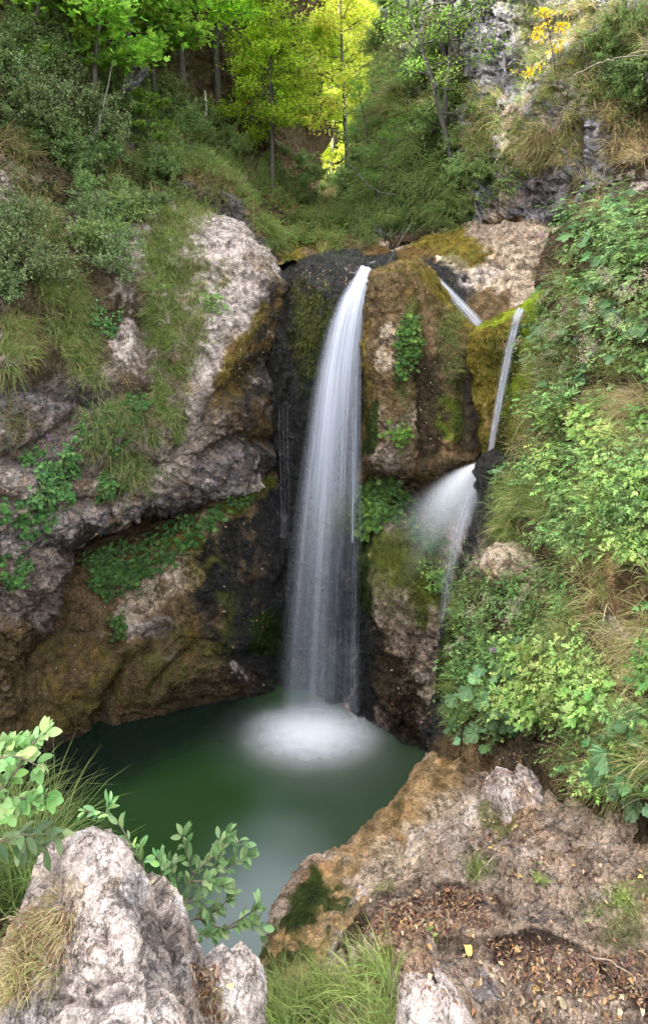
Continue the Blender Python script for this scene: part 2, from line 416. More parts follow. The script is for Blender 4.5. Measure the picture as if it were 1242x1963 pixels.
# --- grey ledge with grass crest, above the pale rock
rockmass('cliff_ledge', [
    [(270, 300, 13.4), (330, 290, 13.2), (400, 300, 13), (460, 340, 12.8), (520, 420, 12.6), (570, 470, 12.8)],
    [(270, 320, 12.2), (330, 305, 11.9), (400, 315, 11.7), (455, 350, 11.6), (508, 430, 11.5), (545, 480, 12)],
    [(290, 380, 12), (350, 370, 11.6), (405, 380, 11.4), (455, 420, 11.3), (500, 470, 11.25), (540, 505, 11.8)],
    [(300, 430, 12.0), (370, 430, 11.7), (420, 445, 11.5), (460, 480, 11.4), (505, 515, 11.35), (545, 540, 11.8)],
    [(300, 480, 12.2), (370, 490, 11.9), (420, 510, 11.8), (460, 540, 11.7), (505, 560, 11.6), (545, 570, 11.9)]],
    'dgrey', [([(280, 320), (400, 318), (460, 355), (520, 440)], 26, 'brown'), ([(380, 380), (480, 480)], 30, 'grey', .45)], big=.1, facet=.22, off=9.0)
# --- the pale rock wall on the left, overhanging
rockmass('cliff_left', [
    [(-300, 300, 11), (0, 330, 11.5), (130, 360, 12), (260, 385, 12.5), (380, 385, 13), (440, 400, 13.5), (500, 440, 14), (560, 490, 14)],
    [(-300, 420, 8.5), (0, 430, 9.0), (130, 430, 9.8), (260, 425, 10.6), (370, 412, 10.9), (450, 440, 11.0), (518, 508, 11.0), (580, 560, 12.5)],
    [(-300, 560, 7.6), (0, 570, 8.2), (130, 560, 9.2), (260, 540, 9.8), (380, 530, 9.9), (470, 540, 9.85), (545, 565, 10.1), (590, 580, 11.8)],
    [(-300, 700, 7.0), (0, 700, 7.6), (130, 690, 8.6), (260, 680, 9.2), (370, 680, 9.2), (450, 680, 9.4), (532, 680, 10.2), (580, 690, 11.5)],
    [(-300, 850, 6.6), (0, 850, 7.4), (130, 840, 8.2), (260, 830, 8.7), (360, 820, 8.8), (440, 810, 9.1), (520, 800, 10.0), (580, 800, 11.3)],
    [(-300, 980, 6.5), (0, 990, 7.3), (110, 990, 7.9), (230, 950, 8.3), (340, 920, 8.7), (430, 900, 9.1), (510, 890, 9.9), (580, 890, 11.2)],
    [(-300, 1060, 6.6), (0, 1065, 7.4), (105, 1052, 8.0), (230, 1008, 8.4), (330, 972, 8.8), (430, 942, 9.3), (510, 915, 10.1), (580, 910, 11.2)],
    [(-300, 1062, 8.6), (0, 1066, 9.6), (105, 1048, 10.2), (230, 1004, 10.7), (330, 966, 10.9), (430, 938, 11.0), (520, 920, 10.9), (580, 915, 11.5)]],
    'pale', [([(0, 420), (120, 560), (100, 700)], 130, 'soil'), ([(-100, 780), (60, 800), (240, 800)], 90, 'purple'), ([(-60, 760), (80, 770), (200, 770)], 40, 'dgrey', .8), ([(0, 930), (120, 900), (260, 900)], 80, 'purple', .9), ([(0, 880), (120, 880)], 50, 'dgrey', .6), ([(280, 960), (400, 900)], 40, 'purple', .9),
             ([(300, 440), (310, 600), (320, 800)], 48, 'brown', .8), ([(360, 880), (430, 860), (500, 800)], 75, 'purple'), ([(430, 800), (500, 780), (520, 880)], 45, 'soil', .8), ([(400, 900), (470, 870)], 34, 'dgrey', .7),
             ([(530, 590), (470, 680), (440, 740)], 38, 'rust'), ([(535, 575), (530, 700), (520, 880), (560, 800)], 52, 'wet', .85), ([(490, 650), (470, 760)], 36, 'wet', .7), ([(525, 640), (540, 690)], 13, 'pale', .8),
             ([(505, 590), (455, 660), (428, 720)], 13, 'gold', .7), ([(500, 780), (510, 840)], 24, 'rust', .7), ([(-50, 1030), (120, 1040), (300, 975), (440, 930)], 34, 'dgrey', .8),
             ([(200, 600), (190, 680)], 26, 'soil', .7), ([(180, 830), (300, 900)], 50, 'purple', .7), ([(0, 1000), (90, 1010)], 40, 'purple', .7), ([(160, 950), (250, 950)], 40, 'soil', .6),
             ([(480, 500), (530, 540)], 22, 'brown', .7)],
    [([(330, 860), (420, 760), (520, 700)], 24, .30), ([(350, 700), (345, 860)], 12, .22), ([(-20, 740), (60, 735), (180, 765), (270, 730)], 20, .45), ([(270, 560), (275, 720)], 12, .2), ([(0, 890), (80, 860), (150, 800)], 16, .3), ([(150, 900), (260, 880), (330, 900)], 14, .25), ([(0, 960), (120, 985), (240, 950)], 12, .25), ([(400, 880), (470, 840), (520, 850)], 14, .25), ([(215, 640), (240, 560)], 10, .15), ([(420, 600), (470, 560)], 8, .12)],
    big=.13, facet=.27, fs=.85, mid=.035, fine=.011, off=1.0, bed=(.45, .1, .88), bedk=2.0)
# --- brown mossy slab under the overhang
_wl = [(-300, 1530, 7.26), (0, 1470, 7.76), (70, 1445, 8.0), (170, 1405, 8.4), (290, 1365, 8.8), (390, 1350, 9.0), (460, 1345, 9.06), (505, 1335, 9.2), (550, 1330, 9.4)]
rockmass('cliff_lower_left', [
    [(-300, 1040, 9.9), (0, 1050, 10.4), (60, 1042, 10.7), (160, 1014, 11.2), (280, 974, 11.4), (390, 938, 11.4), (470, 895, 11), (530, 880, 11.2), (590, 880, 11.6)],
    [(-300, 1130, 8.6), (0, 1130, 8.9), (60, 1110, 8.9), (160, 1085, 9.1), (280, 1040, 9.3), (390, 990, 9.5), (450, 948, 9.7), (508, 918, 10.0), (560, 940, 10.8)],
    [(-300, 1200, 8.2), (0, 1200, 8.4), (60, 1190, 8.6), (160, 1160, 8.85), (280, 1120, 9.05), (390, 1070, 9.2), (470, 1040, 9.4), (535, 1030, 9.9), (575, 1030, 10.6)],
    [(-300, 1290, 7.7), (0, 1280, 7.9), (60, 1270, 8.3), (160, 1250, 8.55), (280, 1220, 8.8), (390, 1190, 8.95), (470, 1180, 9.2), (535, 1180, 9.7), (575, 1180, 10.4)],
    [(-300, 1370, 7.3), (0, 1360, 7.6), (60, 1350, 8.0), (160, 1330, 8.3), (280, 1300, 8.6), (390, 1290, 8.8), (465, 1290, 8.95), (510, 1290, 9.4), (560, 1290, 10.2)],
    _wl, under(_wl)],
    'brown', [([(100, 1180), (180, 1300), (80, 1400)], 90, 'brown'), ([(60, 1250), (150, 1200)], 60, 'soil', .6), ([(200, 1350), (350, 1290)], 50, 'soil', .6), ([(250, 1180), (300, 1110), (370, 1090)], 34, 'warm', .85), ([(250, 1210), (310, 1200)], 22, 'pale', .8), ([(400, 1000), (410, 1060)], 22, 'warm', .7),
              ([(350, 1030), (420, 1060), (390, 1110)], 34, 'gold', .8), ([(230, 1290), (330, 1270), (380, 1240)], 60, 'moss', .6), ([(60, 1270), (170, 1290)], 60, 'gold', .55), ([(80, 1400), (160, 1340)], 46, 'gold', .55),
              ([(455, 1050), (450, 1150), (480, 1270)], 62, 'wet'), ([(530, 980), (520, 1150), (510, 1310)], 48, 'wet'), ([(400, 1130), (400, 1210)], 24, 'wet', .7),
              ([(440, 975), (505, 925)], 17, 'moss'), ([(330, 1330), (480, 1310)], 28, 'soil', .8), ([(500, 1190), (505, 1230)], 26, 'dmoss'), ([(420, 1080), (440, 1180), (430, 1260)], 22, 'moss', .6), ([(480, 980), (470, 1100)], 18, 'brown', .5), ([(455, 1280), (470, 1300)], 12, 'pale', .7), ([(330, 1260), (320, 1240)], 16, 'pale', .5),
              ([(0, 1450), (290, 1375), (500, 1340)], 14, 'wet', .8)],
    [([(310, 1210), (250, 1270), (190, 1390)], 15, .32), ([(200, 1240), (240, 1230), (310, 1205)], 10, .12), ([(360, 1250), (300, 1310)], 10, .12)],
    big=.14, facet=.13, fs=1.0, mid=.022, fine=.012, off=21.0, bed=(.5, .1, .8))
_lb = [(-300, 1500, 7.5), (0, 1455, 7.9), (10, 1450, 7.94), (20, 1445, 8.0), (10, 1440, 8.4)]
rockmass('cliff_lobe', [
    [(-300, 1020, 8.8), (0, 1030, 9.4), (60, 1040, 9.4), (100, 1050, 9.4), (110, 1060, 9.8)],
    [(-300, 1050, 7.3), (0, 1062, 7.7), (60, 1056, 7.9), (100, 1062, 8.2), (114, 1072, 9.2)],
    [(-300, 1120, 7.0), (0, 1120, 7.45), (50, 1112, 7.6), (96, 1112, 7.9), (108, 1110, 8.8)],
    [(-300, 1200, 7.0), (0, 1200, 7.5), (40, 1190, 7.65), (76, 1180, 7.95), (88, 1180, 8.8)],
    [(-300, 1300, 7.1), (0, 1300, 7.6), (20, 1290, 7.75), (40, 1280, 8.0), (40, 1280, 8.7)],
    _lb, under(_lb)],
    'purple', [([(-50, 1250), (20, 1250)], 60, 'brown'), ([(0, 1400)], 90, 'brown'), ([(0, 1100), (40, 1110)], 40, 'brown', .4), ([(0, 1130)], 30, 'rust', .5)], big=.1, facet=.2, off=33.0, bed=(.6, .1, .7), bedk=2.6)
# --- dark wall behind the main fall
_ww = [(470, 1325, 9.7), (530, 1335, 9.5), (570, 1340, 9.3), (620, 1345, 9.06), (665, 1352, 8.97), (720, 1352, 9.0), (760, 1352, 9.2)]
rockmass('cliff_behind_fall', [
    [(470, 500, 13), (540, 498, 12.6), (575, 494, 12.3), (620, 490, 12), (680, 494, 11.8), (720, 495, 11.8), (760, 490, 12)],
    [(480, 560, 11.3), (542, 548, 10.3), (575, 518, 9.8), (620, 503, 9.55), (680, 505, 9.45), (720, 507, 9.5), (760, 505, 10)],
    [(480, 620, 11), (540, 605, 10.0), (572, 580, 9.45), (620, 568, 9.15), (670, 572, 9.1), (720, 572, 9.3), (760, 572, 9.8)],
    [(480, 760, 10.8), (535, 750, 9.9), (575, 750, 9.5), (620, 750, 9.3), (670, 750, 9.3), (720, 750, 9.5), (760, 750, 9.8)],
    [(480, 930, 10.6), (535, 930, 10.1), (575, 930, 9.8), (620, 930, 9.6), (670, 930, 9.5), (720, 930, 9.5), (760, 930, 9.7)],
    [(480, 1010, 10.5), (535, 1010, 10.1), (575, 1010, 9.7), (620, 1005, 9.25), (665, 1000, 9.05), (710, 1000, 9.2), (760, 1000, 9.6)],
    [(480, 1070, 10.4), (535, 1070, 10.1), (575, 1065, 9.6), (620, 1060, 9.15), (665, 1060, 8.98), (710, 1060, 9.15), (760, 1060, 9.5)],
    [(480, 1200, 10.2), (535, 1200, 9.9), (575, 1200, 9.5), (620, 1200, 9.2), (665, 1200, 9.1), (715, 1200, 9.2), (760, 1200, 9.4)],
    _ww, under(_ww)],
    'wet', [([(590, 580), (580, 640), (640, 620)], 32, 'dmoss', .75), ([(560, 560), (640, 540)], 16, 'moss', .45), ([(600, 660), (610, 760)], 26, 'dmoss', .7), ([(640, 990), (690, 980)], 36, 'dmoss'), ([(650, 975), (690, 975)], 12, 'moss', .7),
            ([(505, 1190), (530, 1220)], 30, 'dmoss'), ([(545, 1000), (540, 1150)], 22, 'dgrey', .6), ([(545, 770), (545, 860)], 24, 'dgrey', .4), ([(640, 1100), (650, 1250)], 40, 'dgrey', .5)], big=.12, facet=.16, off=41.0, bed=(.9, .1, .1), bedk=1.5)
# --- buttress between the falls
rockmass('rock_buttress', [
    [(690, 530, 10.6), (705, 516, 10.3), (740, 509, 10.3), (790, 502, 10.3), (820, 517, 10.2), (870, 577, 9.9), (905, 622, 9.6), (920, 642, 9.6)],
    [(690, 560, 9.6), (704, 526, 9.1), (740, 513, 9.0), (790, 507, 9.0), (818, 524, 9.1), (868, 583, 8.9), (905, 630, 8.75), (925, 645, 9.2)],
    [(688, 640, 9.5), (698, 630, 8.9), (735, 620, 8.6), (785, 610, 8.55), (835, 630, 8.6), (875, 660, 8.6), (903, 680, 8.6), (925, 690, 9.2)],
    [(690, 760, 9.4), (698, 760, 8.8), (740, 760, 8.4), (790, 760, 8.4), (835, 770, 8.45), (875, 780, 8.45), (905, 780, 8.5), (925, 780, 9.1)],
    [(690, 860, 9.4), (698, 850, 8.7), (740, 860, 8.4), (790, 870, 8.35), (835, 870, 8.4), (870, 870, 8.35), (900, 860, 8.4), (925, 860, 9)],
    [(690, 920, 9.5), (702, 895, 8.9), (740, 902, 8.55), (785, 915, 8.45), (835, 925, 8.5), (870, 925, 8.5), (905, 910, 8.6), (925, 900, 9.1)],
    [(690, 940, 9.9), (702, 915, 9.6), (740, 920, 9.5), (785, 940, 9.35), (835, 955, 9.2), (870, 950, 9.2), (905, 940, 9.2), (925, 930, 9.4)]],
    'brown', [([(715, 550), (780, 530), (840, 590)], 46, 'brown'), ([(735, 690), (750, 640)], 20, 'warm', .8), ([(770, 560), (800, 640)], 22, 'gold', .5), ([(740, 880), (740, 820)], 36, 'purple', .8), ([(780, 860), (790, 800)], 30, 'tan', .6),
              ([(820, 700), (830, 860)], 26, 'soil'), ([(820, 535), (870, 585), (915, 640)], 17, 'gold'), ([(735, 512), (800, 508)], 12, 'gold', .8), ([(790, 600), (785, 690), (765, 800)], 20, 'green', .7), ([(700, 560), (697, 860)], 12, 'gold', .7),
              ([(855, 640), (870, 730)], 22, 'green', .7), ([(862, 790), (865, 830)], 26, 'lime', .6), ([(850, 880), (860, 860)], 16, 'ochre', .9), ([(900, 690), (905, 850)], 16, 'wet', .8), ([(800, 900), (880, 900)], 26, 'soil', .7), ([(710, 780), (705, 860)], 16, 'dmoss')],
    [([(805, 600), (815, 760), (815, 880)], 12, .16), ([(890, 700), (885, 860)], 12, .2)], big=.14, facet=.16, off=51.0, bed=(.95, .1, .2), bedk=1.5)
# --- mossy apron under the buttress
_wm = [(660, 1358, 8.95), (690, 1375, 8.71), (722, 1388, 8.57), (770, 1410, 8.33), (815, 1436, 8.07), (850, 1460, 7.85), (920, 1470, 7.76)]
rockmass('rock_apron', [
    [(665, 840, 11.2), (695, 840, 11.2), (722, 840, 11.2), (770, 850, 11), (820, 860, 10.8), (850, 860, 10.6), (920, 850, 10.4)],
    [(665, 930, 9.9), (695, 925, 9.8), (722, 925, 9.7), (770, 930, 9.6), (820, 940, 9.5), (850, 940, 9.4), (920, 930, 9.4)],
    [(670, 1000, 9.7), (697, 985, 9.4), (722, 970, 9.3), (770, 962, 9.2), (820, 968, 9.1), (850, 970, 9.0), (920, 960, 9)],
    [(672, 1070, 9.5), (699, 1060, 9.0), (722, 1040, 8.75), (770, 1030, 8.6), (820, 1030, 8.5), (850, 1035, 8.4), (920, 1040, 8.4)],
    [(674, 1130, 9.4), (697, 1130, 8.9), (722, 1130, 8.5), (770, 1130, 8.25), (820, 1130, 8.1), (850, 1130, 8.05), (920, 1130, 8.05)],
    [(670, 1250, 9.3), (694, 1250, 8.8), (722, 1250, 8.45), (770, 1250, 8.15), (820, 1250, 8.0), (850, 1260, 7.9), (920, 1260, 7.9)],
    [(665, 1330, 9.1), (690, 1330, 8.75), (722, 1340, 8.5), (770, 1350, 8.2), (820, 1350, 8.0), (850, 1360, 7.9), (920, 1360, 7.8)],
    _wm, under(_wm)],
    'tan', [([(690, 920), (780, 920), (900, 930)], 60, 'soil'), ([(720, 1020), (790, 1050), (830, 1120)], 60, 'moss'), ([(760, 1100), (830, 1090)], 50, 'moss', .8), ([(700, 1080), (705, 1180)], 20, 'dmoss'), ([(740, 990), (720, 1040)], 30, 'moss'), ([(690, 1000), (700, 1040)], 22, 'dmoss'),
            ([(740, 1240), (760, 1340), (800, 1420)], 50, 'soil'), ([(700, 1200), (705, 1380)], 26, 'wet'), ([(770, 1210), (800, 1280)], 30, 'tan', .5), ([(800, 1280), (830, 1350)], 22, 'warm', .7), ([(700, 1380), (830, 1435)], 16, 'wet', .8),
            ([(750, 1000), (800, 990)], 30, 'tan', .7), ([(740, 1160), (800, 1180)], 24, 'dmoss', .6)],
    big=.14, facet=.17, off=61.0, bed=(.8, .1, .5))
# --- rock bowl behind the chute
rockmass('rock_bowl', [
    [(640, 465, 12.6), (740, 465, 12), (800, 450, 11.5), (860, 435, 11), (920, 425, 10.5), (985, 425, 10), (1060, 440, 9.4), (1180, 440, 8.6)],
    [(640, 500, 12), (740, 497, 11.3), (800, 487, 10.8), (860, 485, 10.3), (930, 487, 9.9), (990, 500, 9.4), (1055, 520, 9.0), (1180, 530, 8.4)],
    [(640, 512, 11), (740, 510, 10.6), (800, 518, 10.2), (850, 533, 9.8), (905, 560, 9.4), (960, 572, 9.1), (1030, 572, 8.8), (1180, 590, 8.2)],
    [(640, 520, 10.6), (740, 520, 10.3), (800, 535, 9.95), (845, 562, 9.55), (890, 602, 9.15), (930, 630, 8.85), (1000, 605, 8.7), (1180, 650, 8.2)],
    [(640, 570, 10.8), (740, 580, 10.6), (800, 600, 10.2), (845, 630, 9.8), (890, 670, 9.4), (930, 690, 9.2), (1000, 680, 9), (1180, 720, 8.4)]],
    'warm', [([(800, 470), (880, 465), (920, 490)], 34, 'gold'), ([(700, 490), (790, 490), (830, 510)], 20, 'rust'), ([(860, 500), (930, 500)], 20, 'moss', .6), ([(820, 520), (870, 545), (925, 610)], 26, 'wet'), ([(930, 590), (960, 600)], 30, 'brown'),
             ([(900, 540), (960, 520)], 20, 'pale', .8), ([(960, 500), (1040, 500)], 34, 'warm', .7), ([(920, 440), (1040, 470)], 24, 'tan'), ([(1030, 560), (1060, 520)], 26, 'brown', .7), ([(1035, 530)], 14, 'moss', .8)],
    [([(830, 535), (870, 580), (925, 630)], 10, .10)], big=.1, facet=.13, off=71.0, bed=(.4, .1, .9))
# --- bright moss wall under the lip of the narrow fall
rockmass('moss_wall', [
    [(900, 645, 9.8), (910, 634, 9.3), (940, 612, 9.1), (985, 592, 9.0), (1020, 572, 8.9), (1050, 547, 8.8), (1100, 520, 8.7)],
    [(900, 655, 9.0), (909, 645, 8.5), (940, 619, 8.3), (985, 598, 8.2), (1020, 578, 8.1), (1050, 560, 8.0), (1100, 540, 7.9)],
    [(903, 740, 9.0), (912, 735, 8.5), (940, 730, 8.25), (975, 720, 8.1), (1010, 710, 7.95), (1045, 700, 7.8), (1100, 690, 7.6)],
    [(910, 820, 9.0), (920, 820, 8.5), (945, 815, 8.2), (970, 810, 8.0), (1000, 800, 7.85), (1035, 790, 7.7), (1100, 780, 7.5)],
    [(918, 890, 9.0), (928, 885, 8.5), (945, 880, 8.2), (965, 880, 8), (990, 880, 7.8), (1020, 880, 7.65), (1100, 880, 7.5)],
    [(918, 1000, 9.1), (928, 1000, 8.6), (945, 1000, 8.3), (965, 1000, 8.1), (990, 1000, 7.9), (1020, 1000, 7.8), (1100, 1000, 7.6)]],
    'gold', [([(915, 660), (925, 860)], 22, 'gold'), ([(1000, 640), (975, 860)], 22, 'dmoss'), ([(1024, 585), (1016, 700), (998, 840)], 20, 'lime'), ([(960, 630), (950, 700)], 26, 'moss', .6), ([(1045, 600), (1040, 800)], 16, 'dmoss'),
             ([(945, 780), (935, 880)], 12, 'ochre', .7), ([(985, 700), (965, 860)], 8, 'lime', .5), ([(910, 640), (1000, 597), (1050, 560)], 8, 'lime', .7)], big=.06, facet=.05, mid=.07, fine=.03, off=81.0)
# --- grey cliff of the upper right
rockmass('cliff_upper_right', [
    [(770, -260, 24), (800, -260, 20), (830, -260, 17), (860, -260, 14), (950, -260, 12.4), (1050, -260, 11.4), (1150, -260, 10.4), (1300, -260, 9.4), (1500, -260, 8.4)],
    [(745, 0, 21), (765, 0, 17), (800, 0, 15), (860, 0, 12.8), (950, 0, 11.4), (1050, 0, 10.5), (1150, 0, 9.5), (1300, 0, 8.4), (1500, 0, 7.4)],
    [(715, 150, 19), (735, 150, 15.5), (775, 150, 13.8), (850, 150, 12), (950, 150, 10.9), (1050, 150, 9.9), (1150, 150, 8.9), (1300, 150, 7.8), (1500, 150, 6.9)],
    [(680, 300, 18), (700, 300, 14.5), (755, 300, 12.8), (850, 300, 11.4), (950, 300, 10.5), (1050, 300, 9.5), (1150, 300, 8.7), (1300, 300, 7.4), (1500, 300, 6.4)],
    [(648, 430, 17), (665, 430, 13.6), (740, 440, 12), (840, 440, 11), (950, 420, 10.3), (1050, 440, 9.5), (1150, 440, 8.6), (1300, 440, 7.0), (1500, 440, 6)],
    [(645, 500, 16), (660, 500, 13), (740, 490, 11.9), (840, 472, 11.2), (950, 450, 10.6), (1060, 480, 9.8), (1150, 520, 8.6), (1300, 560, 6.8), (1500, 600, 5.6)],
    [(645, 560, 16), (660, 560, 13.4), (740, 550, 12.3), (840, 530, 11.6), (950, 510, 11), (1060, 540, 10.2), (1150, 580, 9), (1300, 620, 7), (1500, 660, 5.8)]],
    'grey', [([(720, 60), (700, 260), (690, 430)], 70, 'green'), ([(780, 200), (830, 330), (800, 420)], 85, 'dmoss'), ([(940, -60), (955, 80), (920, 160)], 50, 'grey'), ([(1000, 0), (1060, 140), (1010, 250)], 50, 'green', .6), ([(1040, 60), (1090, 180), (1000, 340)], 60, 'tan', .6), ([(1180, 180), (1230, 330)], 60, 'soil'),
             ([(1010, 230), (1000, 300)], 24, 'purple'), ([(960, 380), (940, 430)], 26, 'purple'), ([(1050, 320), (1080, 420)], 40, 'dgrey'), ([(1220, 330)], 36, 'pale', .8), ([(840, 60), (860, 180)], 40, 'soil'), ([(680, 480), (800, 460), (880, 440)], 24, 'soil'), ([(940, 420), (1040, 450)], 18, 'tan'),
             ([(1120, 330), (1130, 420)], 16, 'dgrey')],
    [([(1000, 330), (980, 430)], 9, .2), ([(1110, 240), (1080, 430)], 10, .25), ([(1190, 110), (1210, 240)], 30, .6)], big=.26, facet=.27, fs=1.0, mid=.035, fine=.013, off=91.0, bed=(.85, .2, .35), bedk=2.4)
# --- right bank
rockmass('bank_right', [
    [(1065, 450, 9.2), (1078, 455, 8.8), (1120, 410, 8.4), (1180, 385, 8.0), (1250, 375, 7.2), (1400, 340, 6.2), (1600, 340, 5.2)],
    [(1050, 520, 8.8), (1064, 520, 7.9), (1110, 490, 7.3), (1170, 470, 6.6), (1250, 460, 5.8), (1400, 440, 5), (1600, 430, 4.2)],
    [(1032, 640, 8.6), (1046, 650, 7.6), (1100, 630, 6.9), (1160, 610, 6.2), (1250, 590, 5.4), (1400, 580, 4.6), (1600, 580, 3.8)],
    [(1000, 780, 8.4), (1018, 790, 7.3), (1080, 780, 6.6), (1150, 760, 5.9), (1250, 740, 5.0), (1400, 730, 4.3), (1600, 730, 3.6)],
    [(955, 885, 8.3), (975, 885, 7.3), (1040, 885, 6.4), (1120, 880, 5.6), (1250, 880, 4.6), (1400, 880, 4.0), (1600, 880, 3.4)],
    [(905, 960, 8.2), (925, 965, 7.3), (1000, 975, 6.3), (1100, 1000, 5.3), (1250, 1020, 4.2), (1400, 1040, 3.6), (1600, 1050, 3)],
    [(888, 1080, 8.1), (905, 1090, 7.15), (980, 1100, 6.0), (1090, 1130, 4.95), (1250, 1160, 3.9), (1400, 1180, 3.4), (1600, 1200, 2.9)],
    [(852, 1220, 8), (868, 1230, 6.9), (950, 1240, 5.6), (1080, 1260, 4.6), (1250, 1290, 3.6), (1400, 1310, 3.1), (1600, 1340, 2.7)],
    [(840, 1350, 7.9), (852, 1360, 6.6), (930, 1370, 5.3), (1060, 1390, 4.4), (1250, 1420, 3.4), (1400, 1450, 2.95), (1600, 1480, 2.6)],
    [(830, 1440, 7.8), (845, 1440, 6.2), (900, 1460, 5.2), (1040, 1490, 4.2), (1250, 1540, 3.2), (1400, 1580, 2.8), (1600, 1620, 2.4)],
    [(825, 1600, 6.8), (850, 1530, 5.6), (910, 1540, 4.85), (1040, 1590, 3.95), (1250, 1660, 3.05), (1400, 1720, 2.65), (1600, 1780, 2.3)]],
    'soil', [([(1040, 620), (1000, 800), (930, 960)], 30, 'brown'), ([(960, 890), (930, 960), (900, 1090)], 42, 'wet'), ([(880, 1130), (858, 1300), (845, 1420)], 26, 'wet'), ([(890, 1200), (870, 1330)], 16, 'dmoss'), ([(930, 1080), (1000, 1090)], 34, 'warm', .8), ([(1180, 1100), (1230, 1180)], 45, 'brown'),
             ([(1210, 1080), (1160, 1180)], 14, 'ochre', .8), ([(1180, 1210), (1240, 1230)], 24, 'pale', .6), ([(900, 1440), (930, 1490)], 40, 'brown'), ([(1000, 1400), (1150, 1500)], 60, 'soil')], big=.22, facet=.14, off=101.0, step=3.0)
# --- rock floor of the right foreground
def _edge(px, py, Y): return [under([(px, py, Y)], -1.0, -.1)[0], under([(px, py, Y)], CAMZ - (py - HY) / F * Y - .9, .02)[0]]
_fl = [
    [(842, 1428, 6.0), (895, 1470, 5.2), (1000, 1480, 4.7), (1120, 1500, 4.2), (1300, 1540, 3.5), (1500, 1560, 3)],
    [(820, 1448, 5.6), (875, 1500, 4.8), (970, 1520, 4.3), (1100, 1560, 3.75), (1300, 1610, 3.1), (1500, 1640, 2.7)],
    [(782, 1540, 4.8), (850, 1555, 4.25), (950, 1590, 3.8), (1090, 1640, 3.3), (1300, 1690, 2.85), (1500, 1720, 2.5)],
    [(702, 1620, 4.15), (800, 1615, 3.8), (920, 1660, 3.4), (1080, 1710, 3.0), (1300, 1770, 2.6), (1500, 1800, 2.3)],
    [(605, 1662, 3.8), (720, 1690, 3.4), (870, 1735, 3.05), (1050, 1790, 2.7), (1300, 1860, 2.3), (1500, 1900, 2.1)],
    [(540, 1740, 3.3), (650, 1780, 3.0), (810, 1810, 2.7), (1020, 1860, 2.4), (1300, 1940, 2.1), (1500, 2000, 1.9)],
    [(485, 1830, 2.95), (600, 1860, 2.65), (780, 1890, 2.4), (1000, 1940, 2.2), (1300, 2020, 1.95), (1500, 2060, 1.8)],
    [(440, 1930, 2.65), (570, 1960, 2.4), (760, 1990, 2.2), (1000, 2040, 2.0), (1300, 2120, 1.8), (1500, 2160, 1.7)],
    [(380, 2080, 2.35), (560, 2100, 2.15), (760, 2130, 2.0), (1000, 2180, 1.85), (1300, 2260, 1.7), (1500, 2300, 1.6)]]
rockmass('rock_floor', [_edge(*r[0]) + r for r in _fl],
    'tan', [([(850, 1470), (810, 1540), (740, 1622), (650, 1695), (590, 1760), (500, 1870)], 46, 'ochre'), ([(840, 1450), (780, 1560), (690, 1650)], 14, 'brown', .6), ([(620, 1720), (560, 1800)], 16, 'tan', .6), ([(860, 1470), (845, 1550)], 14, 'rust', .7), ([(790, 1560), (760, 1600)], 7, 'dmoss', .6), ([(700, 1650), (720, 1635)], 7, 'dmoss', .7),
            ([(700, 1680), (770, 1635), (860, 1575), (960, 1530), (1010, 1500)], 38, 'warm', .9), ([(800, 1610), (880, 1570), (980, 1520)], 22, 'pale', .7), ([(860, 1640), (1010, 1650)], 44, 'pale', .5), ([(640, 1790), (690, 1705)], 14, 'pale', .9), ([(1060, 1600), (1160, 1640)], 40, 'pale', .5), ([(1100, 1650), (1240, 1660)], 34, 'purple', .6),
            ([(560, 1740), (610, 1690)], 20, 'dmoss'), ([(512, 1830), (556, 1768), (640, 1715)], 34, 'dmoss', .95), ([(590, 1790), (600, 1770)], 10, 'dmoss', .8), ([(720, 1720), (740, 1690)], 18, 'moss', .8), ([(930, 1560), (970, 1580)], 24, 'moss', .8), ([(900, 1660), (1000, 1690)], 20, 'moss', .5),
            ([(690, 1790), (740, 1740), (860, 1715), (960, 1735)], 24, 'wetbr', .9), ([(680, 1850), (650, 1800), (690, 1770)], 16, 'soil'), ([(960, 1810), (1080, 1825), (1200, 1870), (1250, 1900)], 30, 'wetbr'), ([(820, 1790), (960, 1800)], 18, 'wetbr', .7), ([(1000, 1750), (1120, 1730)], 30, 'dgrey', .6),
            ([(700, 1850), (800, 1840)], 34, 'moss', .6), ([(840, 1850), (930, 1880)], 28, 'grey', .7), ([(1180, 1790), (1240, 1740)], 46, 'moss', .6), ([(1040, 1900), (1110, 1890)], 28, 'warm', .8), ([(900, 1930), (1000, 1930)], 26, 'gold', .5), ([(1140, 1940), (1240, 1950)], 30, 'tan'), ([(900, 1480), (960, 1470)], 22, 'brown')],
    [([(640, 1860), (680, 1760), (760, 1740), (900, 1770)], 18, .03), ([(940, 1830), (1100, 1840), (1242, 1890)], 26, .035), ([(800, 1590), (900, 1530)], 12, -.06)], big=.11, facet=.07, mid=.075, fine=.013, fs=2.4, off=111.0, bed=(.2, .3, .9), bedk=1.6, step=2.6)
